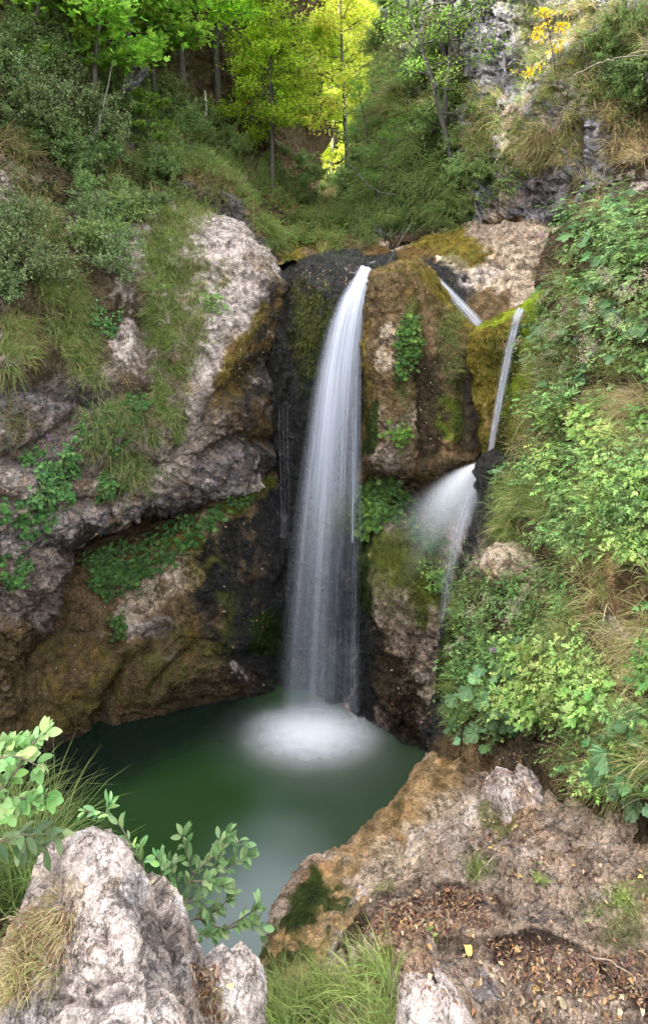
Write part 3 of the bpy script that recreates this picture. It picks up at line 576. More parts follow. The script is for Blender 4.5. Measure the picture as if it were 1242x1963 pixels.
# --- foreground ground on the left
_fk = [[(-400, 1560, 4.4), (-50, 1590, 3.9), (100, 1650, 3.4), (230, 1730, 3.0), (330, 1820, 2.75), (430, 1900, 2.6), (540, 1960, 2.45)],
       [(-400, 1680, 3.2), (0, 1720, 2.95), (130, 1770, 2.7), (250, 1840, 2.5), (360, 1910, 2.35), (450, 1990, 2.3), (540, 2040, 2.2)],
       [(-400, 1850, 2.4), (0, 1880, 2.25), (130, 1920, 2.2), (260, 1980, 2.1), (380, 2050, 2.05), (470, 2110, 2.0), (560, 2150, 2.0)],
       [(-400, 2100, 1.9), (0, 2120, 1.85), (130, 2140, 1.8), (260, 2180, 1.8), (380, 2220, 1.8), (470, 2260, 1.8), (560, 2300, 1.8)]]
rockmass('ground_left', [under(_fk[0], -1.0, .5), under(_fk[0], 1.6, .25)] + _fk, 'soil', [([(0, 1800), (200, 1900)], 80, 'tan', .5)], big=.08, facet=.06, off=121.0, fs=3, step=3.2)
# --- gully floor and wooded hill behind
rockmass('gully_floor', [
    [(380, 330, 30), (480, 330, 30), (560, 330, 30), (620, 330, 30), (680, 330, 30), (760, 330, 30)],
    [(400, 375, 20), (490, 375, 20), (560, 372, 20), (620, 375, 20), (670, 378, 20), (740, 380, 20)],
    [(420, 415, 15.5), (500, 412, 15.5), (560, 408, 15.5), (620, 415, 15.3), (670, 425, 15.3), (740, 430, 15.3)],
    [(440, 462, 13), (510, 458, 12.8), (560, 455, 12.7), (620, 462, 12.6), (670, 470, 12.6), (740, 475, 12.6)],
    [(450, 500, 11.6), (515, 498, 11.4), (560, 496, 11.3), (620, 500, 11.3), (670, 505, 11.2), (740, 505, 11.2)],
    [(460, 540, 10.9), (520, 530, 10.8), (560, 525, 10.6), (620, 522, 10.5), (670, 522, 10.4), (740, 520, 10.4)]],
    'brown', [([(540, 480), (620, 470)], 30, 'gold', .8), ([(560, 430), (640, 420)], 40, 'green', .7), ([(560, 505), (590, 515)], 18, 'moss')], grooves=[([(585, 490), (590, 480)], 16, .4)], big=.35, facet=.2, off=131.0, upmoss=('moss', .6, .75))
rockmass('hill', [
    [(-600, -700, 90), (0, -700, 90), (500, -500, 92), (680, -250, 95), (800, -500, 92), (1300, -700, 90), (1900, -700, 90)],
    [(-600, -300, 70), (0, -300, 70), (500, -150, 72), (680, 0, 75), (800, -150, 72), (1300, -300, 70), (1900, -300, 70)],
    [(-600, 50, 45), (0, 50, 45), (500, 120, 46), (660, 200, 48), (800, 120, 46), (1300, 50, 45), (1900, 50, 45)],
    [(-600, 330, 28), (0, 330, 28), (500, 330, 28), (650, 335, 28), (800, 330, 28), (1300, 330, 28), (1900, 330, 28)],
    [(-600, 400, 24), (0, 400, 24), (500, 400, 24), (650, 400, 24), (800, 400, 24), (1300, 400, 24), (1900, 400, 24)]],
    'green', [([(640, 100), (660, 300)], 120, 'moss')], big=.8, facet=.2, off=141.0, step=7)

bvh = BVHTree.FromPolygons([tuple(v) for v in np.concatenate(BV)], [tuple(f) for f in np.concatenate(BF)])
CAM = Vector((0, 0, CAMZ))
def hit(px, py):
    """the rock or ground seen along one line of sight from the tripod: point and normal"""
    d = Vector(P(px, py, 1.0)) - CAM; d.normalize()
    loc, n, i, dist = bvh.ray_cast(CAM, d)
    if loc is None: return None
    if n.dot(d) > 0: n = -n
    return np.array(loc), np.array(n)

def inpoly(x, y, poly):
    r = False; n = len(poly); j = n - 1
    for i in range(n):
        xi, yi = poly[i]; xj, yj = poly[j]
        if (yi > y) != (yj > y) and x < (xj - xi) * (y - yi) / (yj - yi) + xi: r = not r
        j = i
    return r
def sample(poly, n, mind=0, r=random):
    xs = [p[0] for p in poly]; ys = [p[1] for p in poly]; out = []; tries = 0
    while len(out) < n and tries < n * 40:
        tries += 1
        x = r.uniform(min(xs), max(xs)); y = r.uniform(min(ys), max(ys))
        if not inpoly(x, y, poly): continue
        if mind and any((x - a) ** 2 + (y - b) ** 2 < mind * mind for a, b in out): continue
        out.append((x, y))
    return out
def surf(poly, n, clump=0):
    if clump:
        cs = sample(poly, clump); pts = []
        for i in range(n):
            c = random.choice(cs); s = clump_s
            pts.append((c[0] + random.gauss(0, s), c[1] + random.gauss(0, s)))
    else: pts = sample(poly, n)
    hs = [h for h in (hit(*p) for p in pts) if h]
    return np.array([h[0] for h in hs]), np.array([h[1] for h in hs])
clump_s = 7

# ------------------------------------------------------------------ water
# pool
def pool():
    n = 140
    xs = np.linspace(-6, 3.2, n); ys = np.linspace(2.2, 11.5, n)
    X, Y = np.meshgrid(xs, ys)
    Z = np.zeros_like(X)
    p = np.stack([X, Y, Z], -1)
    px = CX + X / Y * F; py = HY + CAMZ / Y * F
    w = fbm(p * .7, 3, .5, 2.0)
    deep = np.array([.020, .047, .013]); silt_sheen = np.array([.20, .235, .225]); mid = np.array([.045, .062, .040]); blk = np.array([.007, .014, .009])  # paler near tones: sky reflection painted into the water, with some milky drift
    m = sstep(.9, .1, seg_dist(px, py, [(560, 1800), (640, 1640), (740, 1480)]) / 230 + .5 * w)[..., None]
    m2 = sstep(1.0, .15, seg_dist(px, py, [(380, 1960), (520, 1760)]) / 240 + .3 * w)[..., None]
    bl = sstep(1.0, .2, seg_dist(px, py, [(0, 1500), (200, 1430), (420, 1360)]) / 120 + .3 * w)[..., None]  # dark reflection of the left cliff, painted along its waterline
    col = deep * (1 - m * .7) + mid * m * .7; col = col * (1 - .8 * m2) + silt_sheen * .8 * m2; col = col * (1 - bl) + blk * bl
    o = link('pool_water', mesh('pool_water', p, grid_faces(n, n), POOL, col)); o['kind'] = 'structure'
pool()

def veil(rows, nu, nv, alpha, bulge=.12, seed=0, ripple=.02):
    """rows: (py, left px, right px, depth) down the fall -> verts, faces, alpha"""
    r = np.asarray(rows, float); k = r[:, 0]
    t = np.linspace(k[0], k[-1], nv)
    L = spline(r[:, 1:], k, t)
    u = np.linspace(0, 1, nu); v = np.linspace(0, 1, nv)
    U, V = np.meshgrid(u, v)
    PX = L[:, 0:1] * (1 - U) + L[:, 1:2] * U; PY = np.repeat(t[:, None], nu, 1)
    w = (L[:, 1:2] - L[:, 0:1]) / 90.0
    Y = L[:, 2:3] - bulge * w * (1 - (2 * U - 1) ** 2) + ripple * perlin(np.stack([U * 14, V * 2, U * 0 + seed], -1))
    p = Pa(np.stack([PX, PY, Y], -1))
    return p.reshape(-1, 3), grid_faces(nv, nu), alpha(U, V, PY, PX).ravel()

def join_veils(name, parts):
    V, Fc, A, n = [], [], [], 0
    for v, f, a in parts: V.append(v); Fc.append(f + n); A.append(a); n += len(v)
    return mesh(name, np.concatenate(V), np.concatenate(Fc), SILK, None, {'alpha': np.clip(np.concatenate(A), 0, 1)})

def streak(U, V, fr, fv, seed):
    return .5 + .5 * np.clip(perlin(np.stack([U * fr, V * fv, U * 0 + seed], -1)) * 1.3 + .6 * perlin(np.stack([U * fr * 2.7, V * fv, U * 0 + seed + 5], -1)), -1, 1)

fall = thing('waterfall', 'tall silky white main waterfall plunging into the green pool', 'waterfall', P(630, 1395, 8.4))
def child_mesh(name, me, parent):
    me.transform(Matrix.Translation(-Vector(parent.location))); return link(name, me, parent)
main_rows = [(500, 690, 719, 9.6), (512, 686, 716, 9.38), (535, 674, 711, 9.12), (570, 652, 704, 8.98), (620, 630, 699, 8.9), (700, 608, 695, 8.84), (850, 583, 693, 8.72), (1000, 562, 695, 8.62), (1200, 541, 693, 8.5), (1395, 527, 693, 8.42)]
def a_core(U, V, PY, PX):
    e = sstep(0, .30, U) * sstep(1, .78, U)
    s = .6 * streak(U, V, 5, .8, 1.3) + .4 * streak(U, V, 17, .6, 7.7)
    fade = 1 - .72 * sstep(620, 1120, PY) + .16 * sstep(1230, 1390, PY)
    return e * (.22 + .80 * s ** 1.3 + .25 * sstep(640, 540, PY)) * fade * (.97 - .60 * sstep(.42, .72, U) * sstep(620, 850, PY)) * (1 - .25 * sstep(900, 1250, PY)) * sstep(1, .95, V)
def a_veil(U, V, PY, PX):
    e = sstep(0, .25, U) * sstep(1, .93, U)
    s = streak(U, V, 20, .7, 4.1)
    hole = 1 - .7 * sstep(.50, .62, U) * sstep(930, 1010, PY) * sstep(1260, 1190, PY)
    return e * (.10 + .45 * s ** 2) * (1 - .45 * sstep(700, 1200, PY)) * hole * sstep(1, .95, V)
def a_thread(U, V, PY, PX):
    s = streak(U, V, 26, .5, 9.7)
    return sstep(.62, .95, s) * .45 * sstep(0, .1, U) * sstep(1, .97, U) * (1 - .4 * sstep(1000, 1300, PY))
def shift(rows, dl, dr, dY): return [(a, b + dl, c + dr, d + dY) for a, b, c, d in rows]
child_mesh('water_core', join_veils('water_core', [veil(main_rows, 90, 200, a_core, .16, 1)]), fall)
child_mesh('water_veil', join_veils('water_veil', [veil(shift(main_rows, -6, 2, .10), 160, 200, a_veil, .10, 2), veil(shift(main_rows, 6, 3, -.07), 160, 200, lambda U, V, PY, PX: .55 * a_veil(U, V + 3, PY, PX), .18, 3)]), fall)
th_rows = [(640, 655, 694, 8.78), (760, 652, 695, 8.7), (900, 650, 697, 8.62), (1040, 648, 698, 8.58)]
th2 = [(1030, 640, 696, 8.62), (1060, 630, 692, 8.5), (1150, 622, 690, 8.46), (1395, 612, 690, 8.4)]
def a_side(U, V, PY, PX): return sstep(.55, .9, streak(U, V, 9, .4, 12.2)) * .4 * sstep(0, .1, V) * sstep(1, .9, U)
lft = [(760, 533, 556, 9.7), (850, 535, 556, 9.68), (930, 537, 558, 9.66), (1100, 540, 560, 9.3)]
child_mesh('water_threads', join_veils('water_threads', [veil(th_rows, 90, 100, a_side, .05, 5), veil(th2, 90, 100, lambda U, V, PY, PX: a_thread(U, V, PY, PX) * sstep(0, .08, V), .06, 6),
    veil(lft, 60, 60, lambda U, V, PY, PX: sstep(.58, .95, streak(U, V, 6, .5, 3.3)) * .08 * sstep(0, .15, V) * sstep(1, .6, V), .02, 7)]), fall)
# splashes where threads strike the mossy step
def curl(pts, w, a0, n=40, m=9):
    pts = np.asarray(pts, float); k = np.arange(len(pts)); t = np.linspace(0, len(pts) - 1, n)
    c = spline(pts, k, t); U = np.linspace(-1, 1, m)
    tn = np.gradient(c[:, :2], axis=0); tn /= np.linalg.norm(tn, axis=1)[:, None]
    pp = np.stack([c[:, 0:1] + tn[:, 1:2] * U * w, c[:, 1:2] - tn[:, 0:1] * U * w, c[:, 2:3] - .03 * (1 - U ** 2) + 0 * U], -1)
    al = a0 * (1 - U ** 2)[None] * sstep(0, .2, t / t[-1])[:, None] * sstep(1, .5, t / t[-1])[:, None]
    return Pa(pp).reshape(-1, 3), grid_faces(n, m), al.ravel()
# foam where it lands: a low soft mound of white water spreading over the pool
def foam():
    parts = []
    for (cx, cy, rx, ry, h, a, sd) in [(-.16, 8.34, 1.16, .86, .04, 1.0, 1), (-.14, 8.36, 1.04, .76, .06, 1.0, 2), (-.12, 8.38, .92, .64, .08, 1.0, 3), (-.2, 8.2, 1.5, 1.25, .01, .2, 4)]:
        nr, na = 60, 140
        R, A = np.meshgrid(np.linspace(0, 1, nr), np.linspace(0, 2 * np.pi, na), indexing='ij')
        x = cx + rx * R * np.cos(A); y = cy + ry * R * np.sin(A)
        q = np.stack([np.cos(A) * 2.5, np.sin(A) * 2.5, R * .4 + sd], -1)
        nz = fbm(q, 3, .6)
        z = .012 * sd + h * (1 - R ** 2) ** 2 + .006 * fbm(np.stack([x * 3, y * 3, x * 0 + sd], -1), 3) * (1 - R)
        Rn = R * (1 + .16 * nz + .06 * perlin(np.stack([np.cos(A) * 9, np.sin(A) * 9, R * 0 + sd], -1))); al = a * (np.exp(-(Rn / .50) ** 2) * sstep(1, .75, R))
        parts.append((np.stack([x, y, z], -1).reshape(-1, 3), grid_faces(nr, na), al.ravel()))
    fm = join_veils('foam', parts); fm.materials.clear(); fm.materials.append(FOAM); child_mesh('foam', fm, fall)
foam()

fall2 = thing('waterfall', 'narrow white waterfall sliding down the bright green moss wall', 'waterfall', P(935, 890, 7.9))
nf = [(582, 990, 1018, 8.8), (588, 987, 1014, 8.3), (598, 982, 1009, 8.0), (640, 971, 996, 7.88), (720, 954, 979, 7.79), (810, 939, 960, 7.76), (892, 928, 943, 7.78)]
def a_n(U, V, PY, PX): return sstep(0, .4, U) * sstep(1, .6, U) * (.20 + .60 * streak(U, V, 4, .3, 21.2) ** 1.5) * (.75 + .25 * sstep(700, 880, PY))
child_mesh('water_veil', join_veils('water_veil', [veil(nf, 50, 120, a_n, .2, 11), veil(shift(nf, 2, -2, -.05), 50, 120, lambda U, V, PY, PX: .7 * a_n(U, V + 2, PY, PX), .25, 12)]), fall2)
def fan():
    parts = []
    for sd in range(6):
        nu, nv = 70, 60; mist = sd >= 4                         # the last two are the drifting mist
        U, V = np.meshgrid(np.linspace(0, 1, nu), np.linspace(0, 1, nv))
        a = U                                                # 0: far left throw, 1: nearly straight down
        ex = (735 + 150 * a + 10 * sd) if not mist else (670 + 25 * (sd - 4) + 215 * a); ey = (1030 + 60 * a) if not mist else (1075 + 110 * a)
        x0 = 936 - 4 * a; y0 = 884 + 3 * a
        PX = x0 + (ex - x0) * (V ** (.75 + .2 * a)); PY = y0 + (ey - y0) * (V ** (1.25 - .2 * a)) - 12 * np.sin(np.pi * V) * (1 - a)
        Y = 7.86 - (.1 + .07 * sd) * V + .18 * a * V - .05 * np.sin(np.pi * U)
        al = (.62 - .06 * sd if not mist else .26) * sstep(1.0, .05, V + .22 * perlin(np.stack([U * 5, V * .7, U * 0 + sd * 3.3], -1))) * sstep(0, .35, U) * sstep(1, .75, U) * sstep(0, .06, V)
        parts.append((Pa(np.stack([PX, PY, Y], -1)).reshape(-1, 3), grid_faces(nv, nu), al.ravel()))
    sm = join_veils('spray', parts); sm.materials.clear(); sm.materials.append(FOAM); child_mesh('spray', sm, fall2)
fan()
tr = [(905, 912, 930, 7.78), (960, 886, 910, 7.68), (1050, 856, 886, 7.5), (1150, 842, 868, 7.4), (1230, 838, 856, 7.3), (1430, 824, 838, 7.2)]
child_mesh('trickle', join_veils('trickle', [veil(tr, 30, 100, lambda U, V, PY, PX: .55 * np.sin(np.pi * U) * streak(U, V, 5, 1.2, 31) * (1 - .4 * V), .05, 15)]), fall2)
# the chute above
ch = []
def chute():
    c = np.array([(828, 528, 9.9), (846, 545, 9.58), (866, 566, 9.36), (888, 590, 9.1), (908, 612, 8.9), (924, 632, 8.8)], float)
    t = np.linspace(0, len(c) - 1, 60); q = spline(c, np.arange(len(c)), t); m = 15
    U = np.linspace(-1, 1, m); tn = np.gradient(q[:, :2], axis=0); tn /= np.linalg.norm(tn, axis=1)[:, None]
    w = np.linspace(7, 13, 60)[:, None]
    pp = np.stack([q[:, 0:1] + tn[:, 1:2] * U * w, q[:, 1:2] - tn[:, 0:1] * U * w, q[:, 2:3] - .17 + 0 * U], -1)
    s = streak(np.repeat((U * .5 + .5)[None], 60, 0), np.repeat(np.linspace(0, 1, 60)[:, None], m, 1), 5, 1, 2.2)
    return Pa(pp).reshape(-1, 3), grid_faces(60, m), ((1 - U ** 2)[None] ** 1.3 * (.25 + .55 * s ** 1.4) * sstep(0, .15, np.linspace(0, 1, 60))[:, None]).ravel()
tag(link('stream_chute', join_veils('stream_chute', [chute()])), 'short white stream chute running down a dark groove behind the buttress', 'stream')

# ------------------------------------------------------------------ grass
def grass(name, label, patches, parent=None):
    """patches: (polygon, blades, length, width, colours, hang, clumps)"""
    g_v, g_f, g_c, n0 = [], [], [], 0
    for poly, nb, Ln, wd, cols, hang, clump in patches:
        pos, nr = surf(poly, nb, clump)
        n = len(pos)
        if not n: continue
        L = Ln * rng.uniform(.45, 1.25, n)
        up = np.array([0, 0, 1.0])
        cl = rdir(n) * .55
        if clump: # blades of one tuft lean alike
            key = np.floor(pos * 4).astype(int); hsh = (key[:, 0] * 73 + key[:, 1] * 19 + key[:, 2] * 7) % 256
            cl += _grad[hsh] * .35
        d0 = norm(nr * .55 + up * (.9 - .5 * hang) + cl)
        S = 5; t = np.linspace(0, 1, S)
        dr = (hang * rng.uniform(.5, 1.3, n))[:, None]
        dirs = norm(d0[:, None] * 1.0 + np.array([0, 0, -1.0]) * (dr * 2.2 * t[None] ** 1.0)[..., None])
        pts = pos[:, None] - nr[:, None] * .02 + np.concatenate([np.zeros((n, 1, 3)), np.cumsum(dirs[:, :-1], 1)], 1) * (L / (S - 1))[:, None, None]
        side = norm(np.cross(d0, rdir(n)))
        w = wd * rng.uniform(.6, 1.3, n)[:, None] * np.array([.8, 1, .85, .55, .08])[None]
        a = pts + side[:, None] * w[..., None] * .5; b = pts - side[:, None] * w[..., None] * .5
        v = np.stack([a, b], 2).reshape(n, -1, 3)
        f = np.array([(2 * i, 2 * i + 1, 2 * i + 3, 2 * i + 2) for i in range(S - 1)])
        c = mixcol(cols, n, var=.25)
        if clump: c *= (1 + .45 * (fbm(pos * 3.0, 2) ))[:, None]
        tip = np.linspace(0, 1, S)[None, :, None] ** 2 * .35
        cc = c[:, None] * (1 - tip) + tip * np.array([.30, .24, .09])
        cc = np.repeat(cc, 2, 1)
        g_v.append(v.reshape(-1, 3)); g_f.append((f[None] + (np.arange(n) * 2 * S)[:, None, None]).reshape(-1, 4) + n0); g_c.append(np.clip(cc, .01, .8).reshape(-1, 3)); n0 += n * 2 * S
    o = link(name, mesh(name, np.concatenate(g_v), np.concatenate(g_f), GRASS, np.concatenate(g_c)))
    return tag(o, label, 'grass', kind='stuff')

GR = [(.14, .21, .05), (.11, .175, .04), (.18, .24, .065)]
GB = [(.19, .27, .06), (.15, .22, .045), (.25, .32, .10)]
ST = [(.42, .33, .17), (.35, .27, .13), (.48, .38, .21), (.27, .26, .09)]
DG = [(.10, .17, .05), (.13, .20, .055), (.075, .13, .04)]
MX = GR + ST[:2]; DRYB = [(.24, .16, .08), (.17, .12, .06), (.28, .20, .10)]
grass('hanging_grass', 'long green grass hanging in a strip down the pale left rock face', [
    ([(292, 440), (320, 395), (350, 400), (345, 520), (350, 640), (340, 760), (340, 850), (305, 780), (288, 650), (284, 520)], 6500, .26, .007, GB + GR[:2], .75, 130),
    ([(340, 400), (392, 425), (392, 520), (392, 640), (370, 720), (345, 650), (345, 500)], 4200, .22, .006, MX + GB, .75, 110),
    ([(300, 400), (340, 372), (400, 390), (425, 425), (395, 445), (290, 460)], 2200, .26, .007, GB + ST[:1], .6, 30),
    ([(425, 480), (450, 510), (440, 570), (420, 560)], 250, .2, .006, MX, .6, 10), ([(380, 560), (430, 570), (420, 610), (385, 600)], 200, .18, .006, GR, .6, 8),
    ([(355, 740), (380, 730), (375, 770)], 120, .25, .006, ST, .9, 4), ([(240, 720), (250, 780), (235, 790)], 200, .3, .006, DRYB, .9, 5)])
grass('hanging_grass', 'green and straw grass hanging among shrubs at the far left of the gorge', [
    ([(0, 80), (180, 100), (330, 230), (330, 380), (200, 380), (90, 300), (0, 240)], 4500, .30, .007, GB + GR + DRYB[:1], .8, 120),
    ([(40, 380), (110, 390), (150, 540), (185, 640), (190, 740), (140, 730), (100, 640), (60, 500)], 6000, .34, .006, GB + GR + ST[:1], .85, 130),
    ([(0, 610), (55, 620), (65, 690), (0, 730)], 2200, .34, .006, GB + GB + DRYB, .9, 50),
    ([(0, 240), (50, 270), (110, 380), (60, 420), (0, 330)], 1500, .4, .008, DRYB + MX, .8, 30), ([(180, 260), (300, 260), (330, 380), (240, 420), (190, 380)], 1800, .38, .008, MX, .7, 40)])
grass('hanging_grass', 'bright grass crest drooping over the dark grey ledge beneath the trees', [
    ([(290, 250), (350, 240), (420, 280), (465, 325), (510, 410), (535, 450), (500, 440), (455, 370), (400, 330), (330, 330)], 4200, .28, .007, GB + GR[:1], .8, 70),
    ([(350, 320), (420, 330), (450, 400), (400, 390)], 700, .35, .008, DRYB + GR, 1.0, 16), ([(480, 400), (535, 440), (540, 490), (500, 460)], 900, .4, .008, GB, .9, 16)])
grass('hanging_grass', 'dense green grass draped over the damp ledge left of the main waterfall', [
    ([(165, 800), (230, 790), (285, 800), (310, 880), (320, 935), (280, 930), (230, 920), (180, 880)], 2600, .38, .007, GR + DG + ST[:1], .85, 45),
    ([(0, 770), (60, 790), (60, 850), (0, 860)], 500, .2, .006, DG + DRYB, .7, 16), ([(190, 940), (240, 930), (250, 970), (200, 980)], 300, .2, .006, DRYB, .8, 8)])
grass('hanging_grass', 'dark green grass curtain hanging from the right cliff below the leaning tree', [
    ([(690, 320), (760, 250), (830, 300), (890, 390), (880, 440), (820, 420), (760, 430), (720, 470), (665, 460), (662, 380)], 6500, .5, .008, DG + GR + GB[:1], .95, 140),
    ([(700, 90), (770, 120), (760, 230), (700, 290), (685, 200)], 3600, .45, .010, GB + GB + GR, .8, 110), ([(730, 180), (770, 170), (760, 220), (735, 230)], 300, .5, .01, DRYB, .9, 6)])
grass('hanging_grass', 'dry straw coloured grass hanging in fringes on the high right cliff', [
    ([(720, 120), (790, 60), (860, 120), (840, 260), (760, 330), (700, 300)], 2600, .36, .008, GB + ST, .8, 90),
    ([(960, 250), (1020, 200), (1090, 60), (1180, 60), (1160, 180), (1090, 300), (1020, 330), (960, 370)], 4600, .26, .006, ST + GR + GB, .85, 150),
    ([(985, 0), (1060, 0), (1060, 200), (990, 260)], 2200, .26, .006, GB + GR + ST[:1], .85, 80), ([(900, 160), (960, 180), (950, 290), (900, 330)], 1500, .38, .008, MX, .8, 40), ([(1000, 260), (1110, 220), (1100, 310), (1010, 330)], 1800, .3, .006, ST, .95, 40),
    ([(1160, 200), (1242, 180), (1242, 330), (1170, 310)], 2200, .3, .006, ST + DRYB, .9, 60), ([(1060, 0), (1242, 0), (1242, 120), (1080, 80)], 1800, .35, .008, GR + ST, .7, 60),
    ([(1085, 330), (1160, 330), (1150, 420), (1090, 440)], 500, .32, .006, ST, .9, 14)])
grass('gully_grass', 'pale grass growing on the gully floor under the trees', [
    ([(520, 380), (650, 370), (655, 480), (600, 490), (540, 480)], 1700, .26, .008, GR + ST[:2] + GB, .55, 50), ([(470, 300), (540, 330), (560, 390), (500, 390)], 900, .35, .01, GR, .5, 25)])
grass('buttress_grass', 'short grass tufts growing on the brown rock between the falls', [
    ([(840, 605), (885, 600), (880, 680), (875, 740), (850, 730), (845, 660)], 1500, .17, .005, GB + ST[:1], .7, 40), ([(845, 765), (880, 760), (890, 830), (845, 845)], 1600, .10, .004, [(.14, .24, .03), (.10, .19, .03)], .5, 30),
    ([(775, 570), (800, 580), (795, 700), (770, 690)], 500, .12, .005, GR, .6, 20)])
grass('bank_grass', 'green and straw grass growing all over the steep right bank', [
    ([(1242, 380), (1560, 360), (1560, 1580), (1242, 1560)], 3500, .3, .005, GB + GR + ST, .7, 80),
    ([(1075, 500), (1242, 560), (1230, 740), (1130, 720), (1060, 640)], 1900, .32, .0045, GB + ST[:2], .8, 40),
    ([(1030, 640), (1100, 640), (1090, 800), (1010, 820)], 1200, .32, .006, GB + ST[:1], .7, 30),
    ([(960, 920), (1040, 890), (1075, 960), (1050, 1050), (970, 1050), (945, 990)], 2200, .30, .005, GB + GB + ST[:1], .75, 40), ([(1060, 900), (1242, 880), (1242, 1100), (1090, 1080)], 900, .26, .004, GB + GR + ST[:2], .6, 40),
    ([(880, 1130), (1080, 1120), (1100, 1290), (860, 1330)], 2300, .22, .004, GB + GB + ST[:1], .65, 50), ([(860, 1290), (960, 1290), (960, 1400), (850, 1400)], 700, .24, .004, GR + GB, .7, 18),
    ([(1080, 1250), (1242, 1200), (1242, 1400), (1100, 1400)], 3400, .2, .0030, ST + ST + ST + GB, .8, 60), ([(1050, 1330), (1242, 1350), (1242, 1560), (1100, 1560)], 2600, .22, .0034, GB + ST, .8, 44),
    ([(1150, 760), (1242, 750), (1242, 900), (1140, 880)], 2600, .26, .004, ST, .85, 60), ([(970, 800), (1100, 780), (1090, 880), (960, 880)], 900, .24, .005, ST + GR, .75, 26), ([(1040, 1080), (1160, 1080), (1160, 1220), (1060, 1230)], 900, .2, .004, ST + GB, .8, 40)])
grass('foreground_grass', 'bright green long grass in the foreground beside the small pale boulder', [
    ([(505, 1890), (640, 1860), (760, 1870), (800, 1963), (760, 2050), (500, 2050)], 1900, .21, .0032, GB + GB + [(.25, .30, .08)], .6, 40), ([(870, 1660), (960, 1660), (950, 1690), (880, 1690)], 160, .12, .003, GB, .6, 5),
    ([(1100, 1740), (1242, 1700), (1242, 1800), (1150, 1800)], 260, .10, .003, GR, .5, 14)])
grass('foreground_grass', 'dark green long grass behind the big foreground boulder at far left', [
    ([(-60, 1580), (60, 1600), (200, 1680), (110, 1760), (-60, 1760)], 1500, .5, .006, GR + DG, .55, 26), ([(230, 1740), (330, 1790), (430, 1890), (330, 1880)], 160, .25, .004, GB + ST, .5, 8)])

# ------------------------------------------------------------------ small leafy ground cover on the rocks
def cover(name, label, patches, tplname='kite', mat=None):
    g = Geo()
    for poly, n, size, cols, tpl, clump in patches:
        pos, nr = surf(poly, n, clump)
        if not len(pos): continue
        m = len(pos)
        nn = norm(nr * .6 + np.array([0, -.25, .8]) + rdir(m) * .35); d = norm(np.cross(nn, rdir(m)))
        L = size * rng.uniform(.5, 1.3, m)
        leaves(g, tpl, pos + nr * rng.uniform(.01, .10, m)[:, None] * min(1, size / .05), d, nn, L, L * (.95 if tpl is not KITE else .7), mixcol(cols, m))
    return tag(link(name, g.build(name, mat or LEAF, smooth=False)), label, 'ground cover', kind='stuff')
HG = [(.09, .18, .05), (.11, .22, .06), (.07, .145, .045), (.15, .25, .07)]
BG = [(.17, .30, .06), (.21, .35, .07), (.13, .24, .05)]
cover('ground_cover', 'round leaved creeping plants on the sloping ledge under the overhang', [
    ([(170, 1075), (290, 1025), (390, 980), (465, 940), (470, 955), (420, 1010), (330, 1070), (250, 1120), (180, 1130)], 750, .07, HG, ROUND, 60),
    ([(150, 1080), (230, 1060), (290, 1110), (210, 1150)], 500, .045, HG, ROUND, 20), ([(200, 1180), (235, 1180), (230, 1210)], 60, .05, HG, ROUND, 3)])
cover('ground_cover', 'leafy green plants clinging beneath the buttress beside the main fall', [
    ([(695, 930), (750, 915), (780, 960), (770, 1000), (730, 1000), (700, 1040), (690, 980)], 900, .075, HG + BG, ROUND, 40), ([(780, 985), (840, 990), (840, 1060), (800, 1050)], 260, .06, HG, ROUND, 18), ([(810, 1080), (850, 1090), (840, 1140)], 200, .05, BG, KITE, 10),
    ([(740, 760), (790, 680), (800, 640), (780, 600), (765, 700), (735, 800)], 420, .06, HG + BG, ROUND, 26), ([(730, 820), (780, 820), (770, 850)], 80, .06, BG, ROUND, 8)])
cover('ground_cover', 'low herbs and rosettes growing on the left rock shelves', [
    ([(50, 880), (140, 860), (140, 960), (60, 960)], 700, .07, HG, KITE, 26), ([(160, 800), (240, 780), (230, 860), (150, 850)], 500, .06, HG, KITE, 26), ([(0, 980), (90, 970), (90, 1020), (10, 1040)], 240, .06, HG, ROUND, 14), ([(0, 1080), (60, 1070), (40, 1110), (0, 1120)], 160, .05, HG, ROUND, 8),
    ([(190, 910), (240, 925), (230, 960), (180, 950)], 160, .06, HG, ROUND, 8), ([(170, 590), (225, 590), (220, 640), (180, 640)], 300, .05, HG, KITE, 10), ([(390, 560), (440, 570), (430, 610), (390, 600)], 150, .05, BG, KITE, 10), ([(240, 760), (280, 770), (275, 820), (240, 810)], 160, .07, HG, ROUND, 10)])
cover('ground_cover', 'brown and green low plants carpeting the upper left slope', [
    ([(0, 60), (200, 60), (330, 200), (350, 380), (230, 440), (100, 420), (0, 300)], 5000, .06, [(.05, .085, .03), (.07, .10, .045), (.09, .08, .04), (.04, .06, .02)], KITE, 260),
    ([(280, 200), (420, 210), (470, 300), (400, 330), (310, 300)], 2500, .07, BG + HG, KITE, 100)])
cover('ground_cover', 'mixed creeping leaves on the high right cliff', [
    ([(700, 60), (900, 60), (900, 350), (800, 440), (690, 400)], 1500, .06, BG + HG + DG, KITE, 160), ([(1140, 60), (1242, 60), (1242, 260), (1170, 240)], 1200, .05, HG + [(.16, .19, .04)], KITE, 60), ([(900, 280), (1000, 330), (960, 400), (880, 420)], 900, .045, HG + BG, KITE, 40)])
cover('ground_cover', 'toothed leaves of the plants covering the far side of the right bank', [
    ([(1235, 390), (1560, 370), (1560, 1560), (1235, 1540)], 4500, .10, HG + BG, PINN, 160)])
cover('ground_cover', 'yellow green undergrowth at the back of the gully', [
    ([(500, 330), (660, 300), (660, 470), (540, 470)], 3000, .08, BG + [(.25, .28, .04), (.20, .22, .05)], KITE, 120)], mat=SUNLEAF)
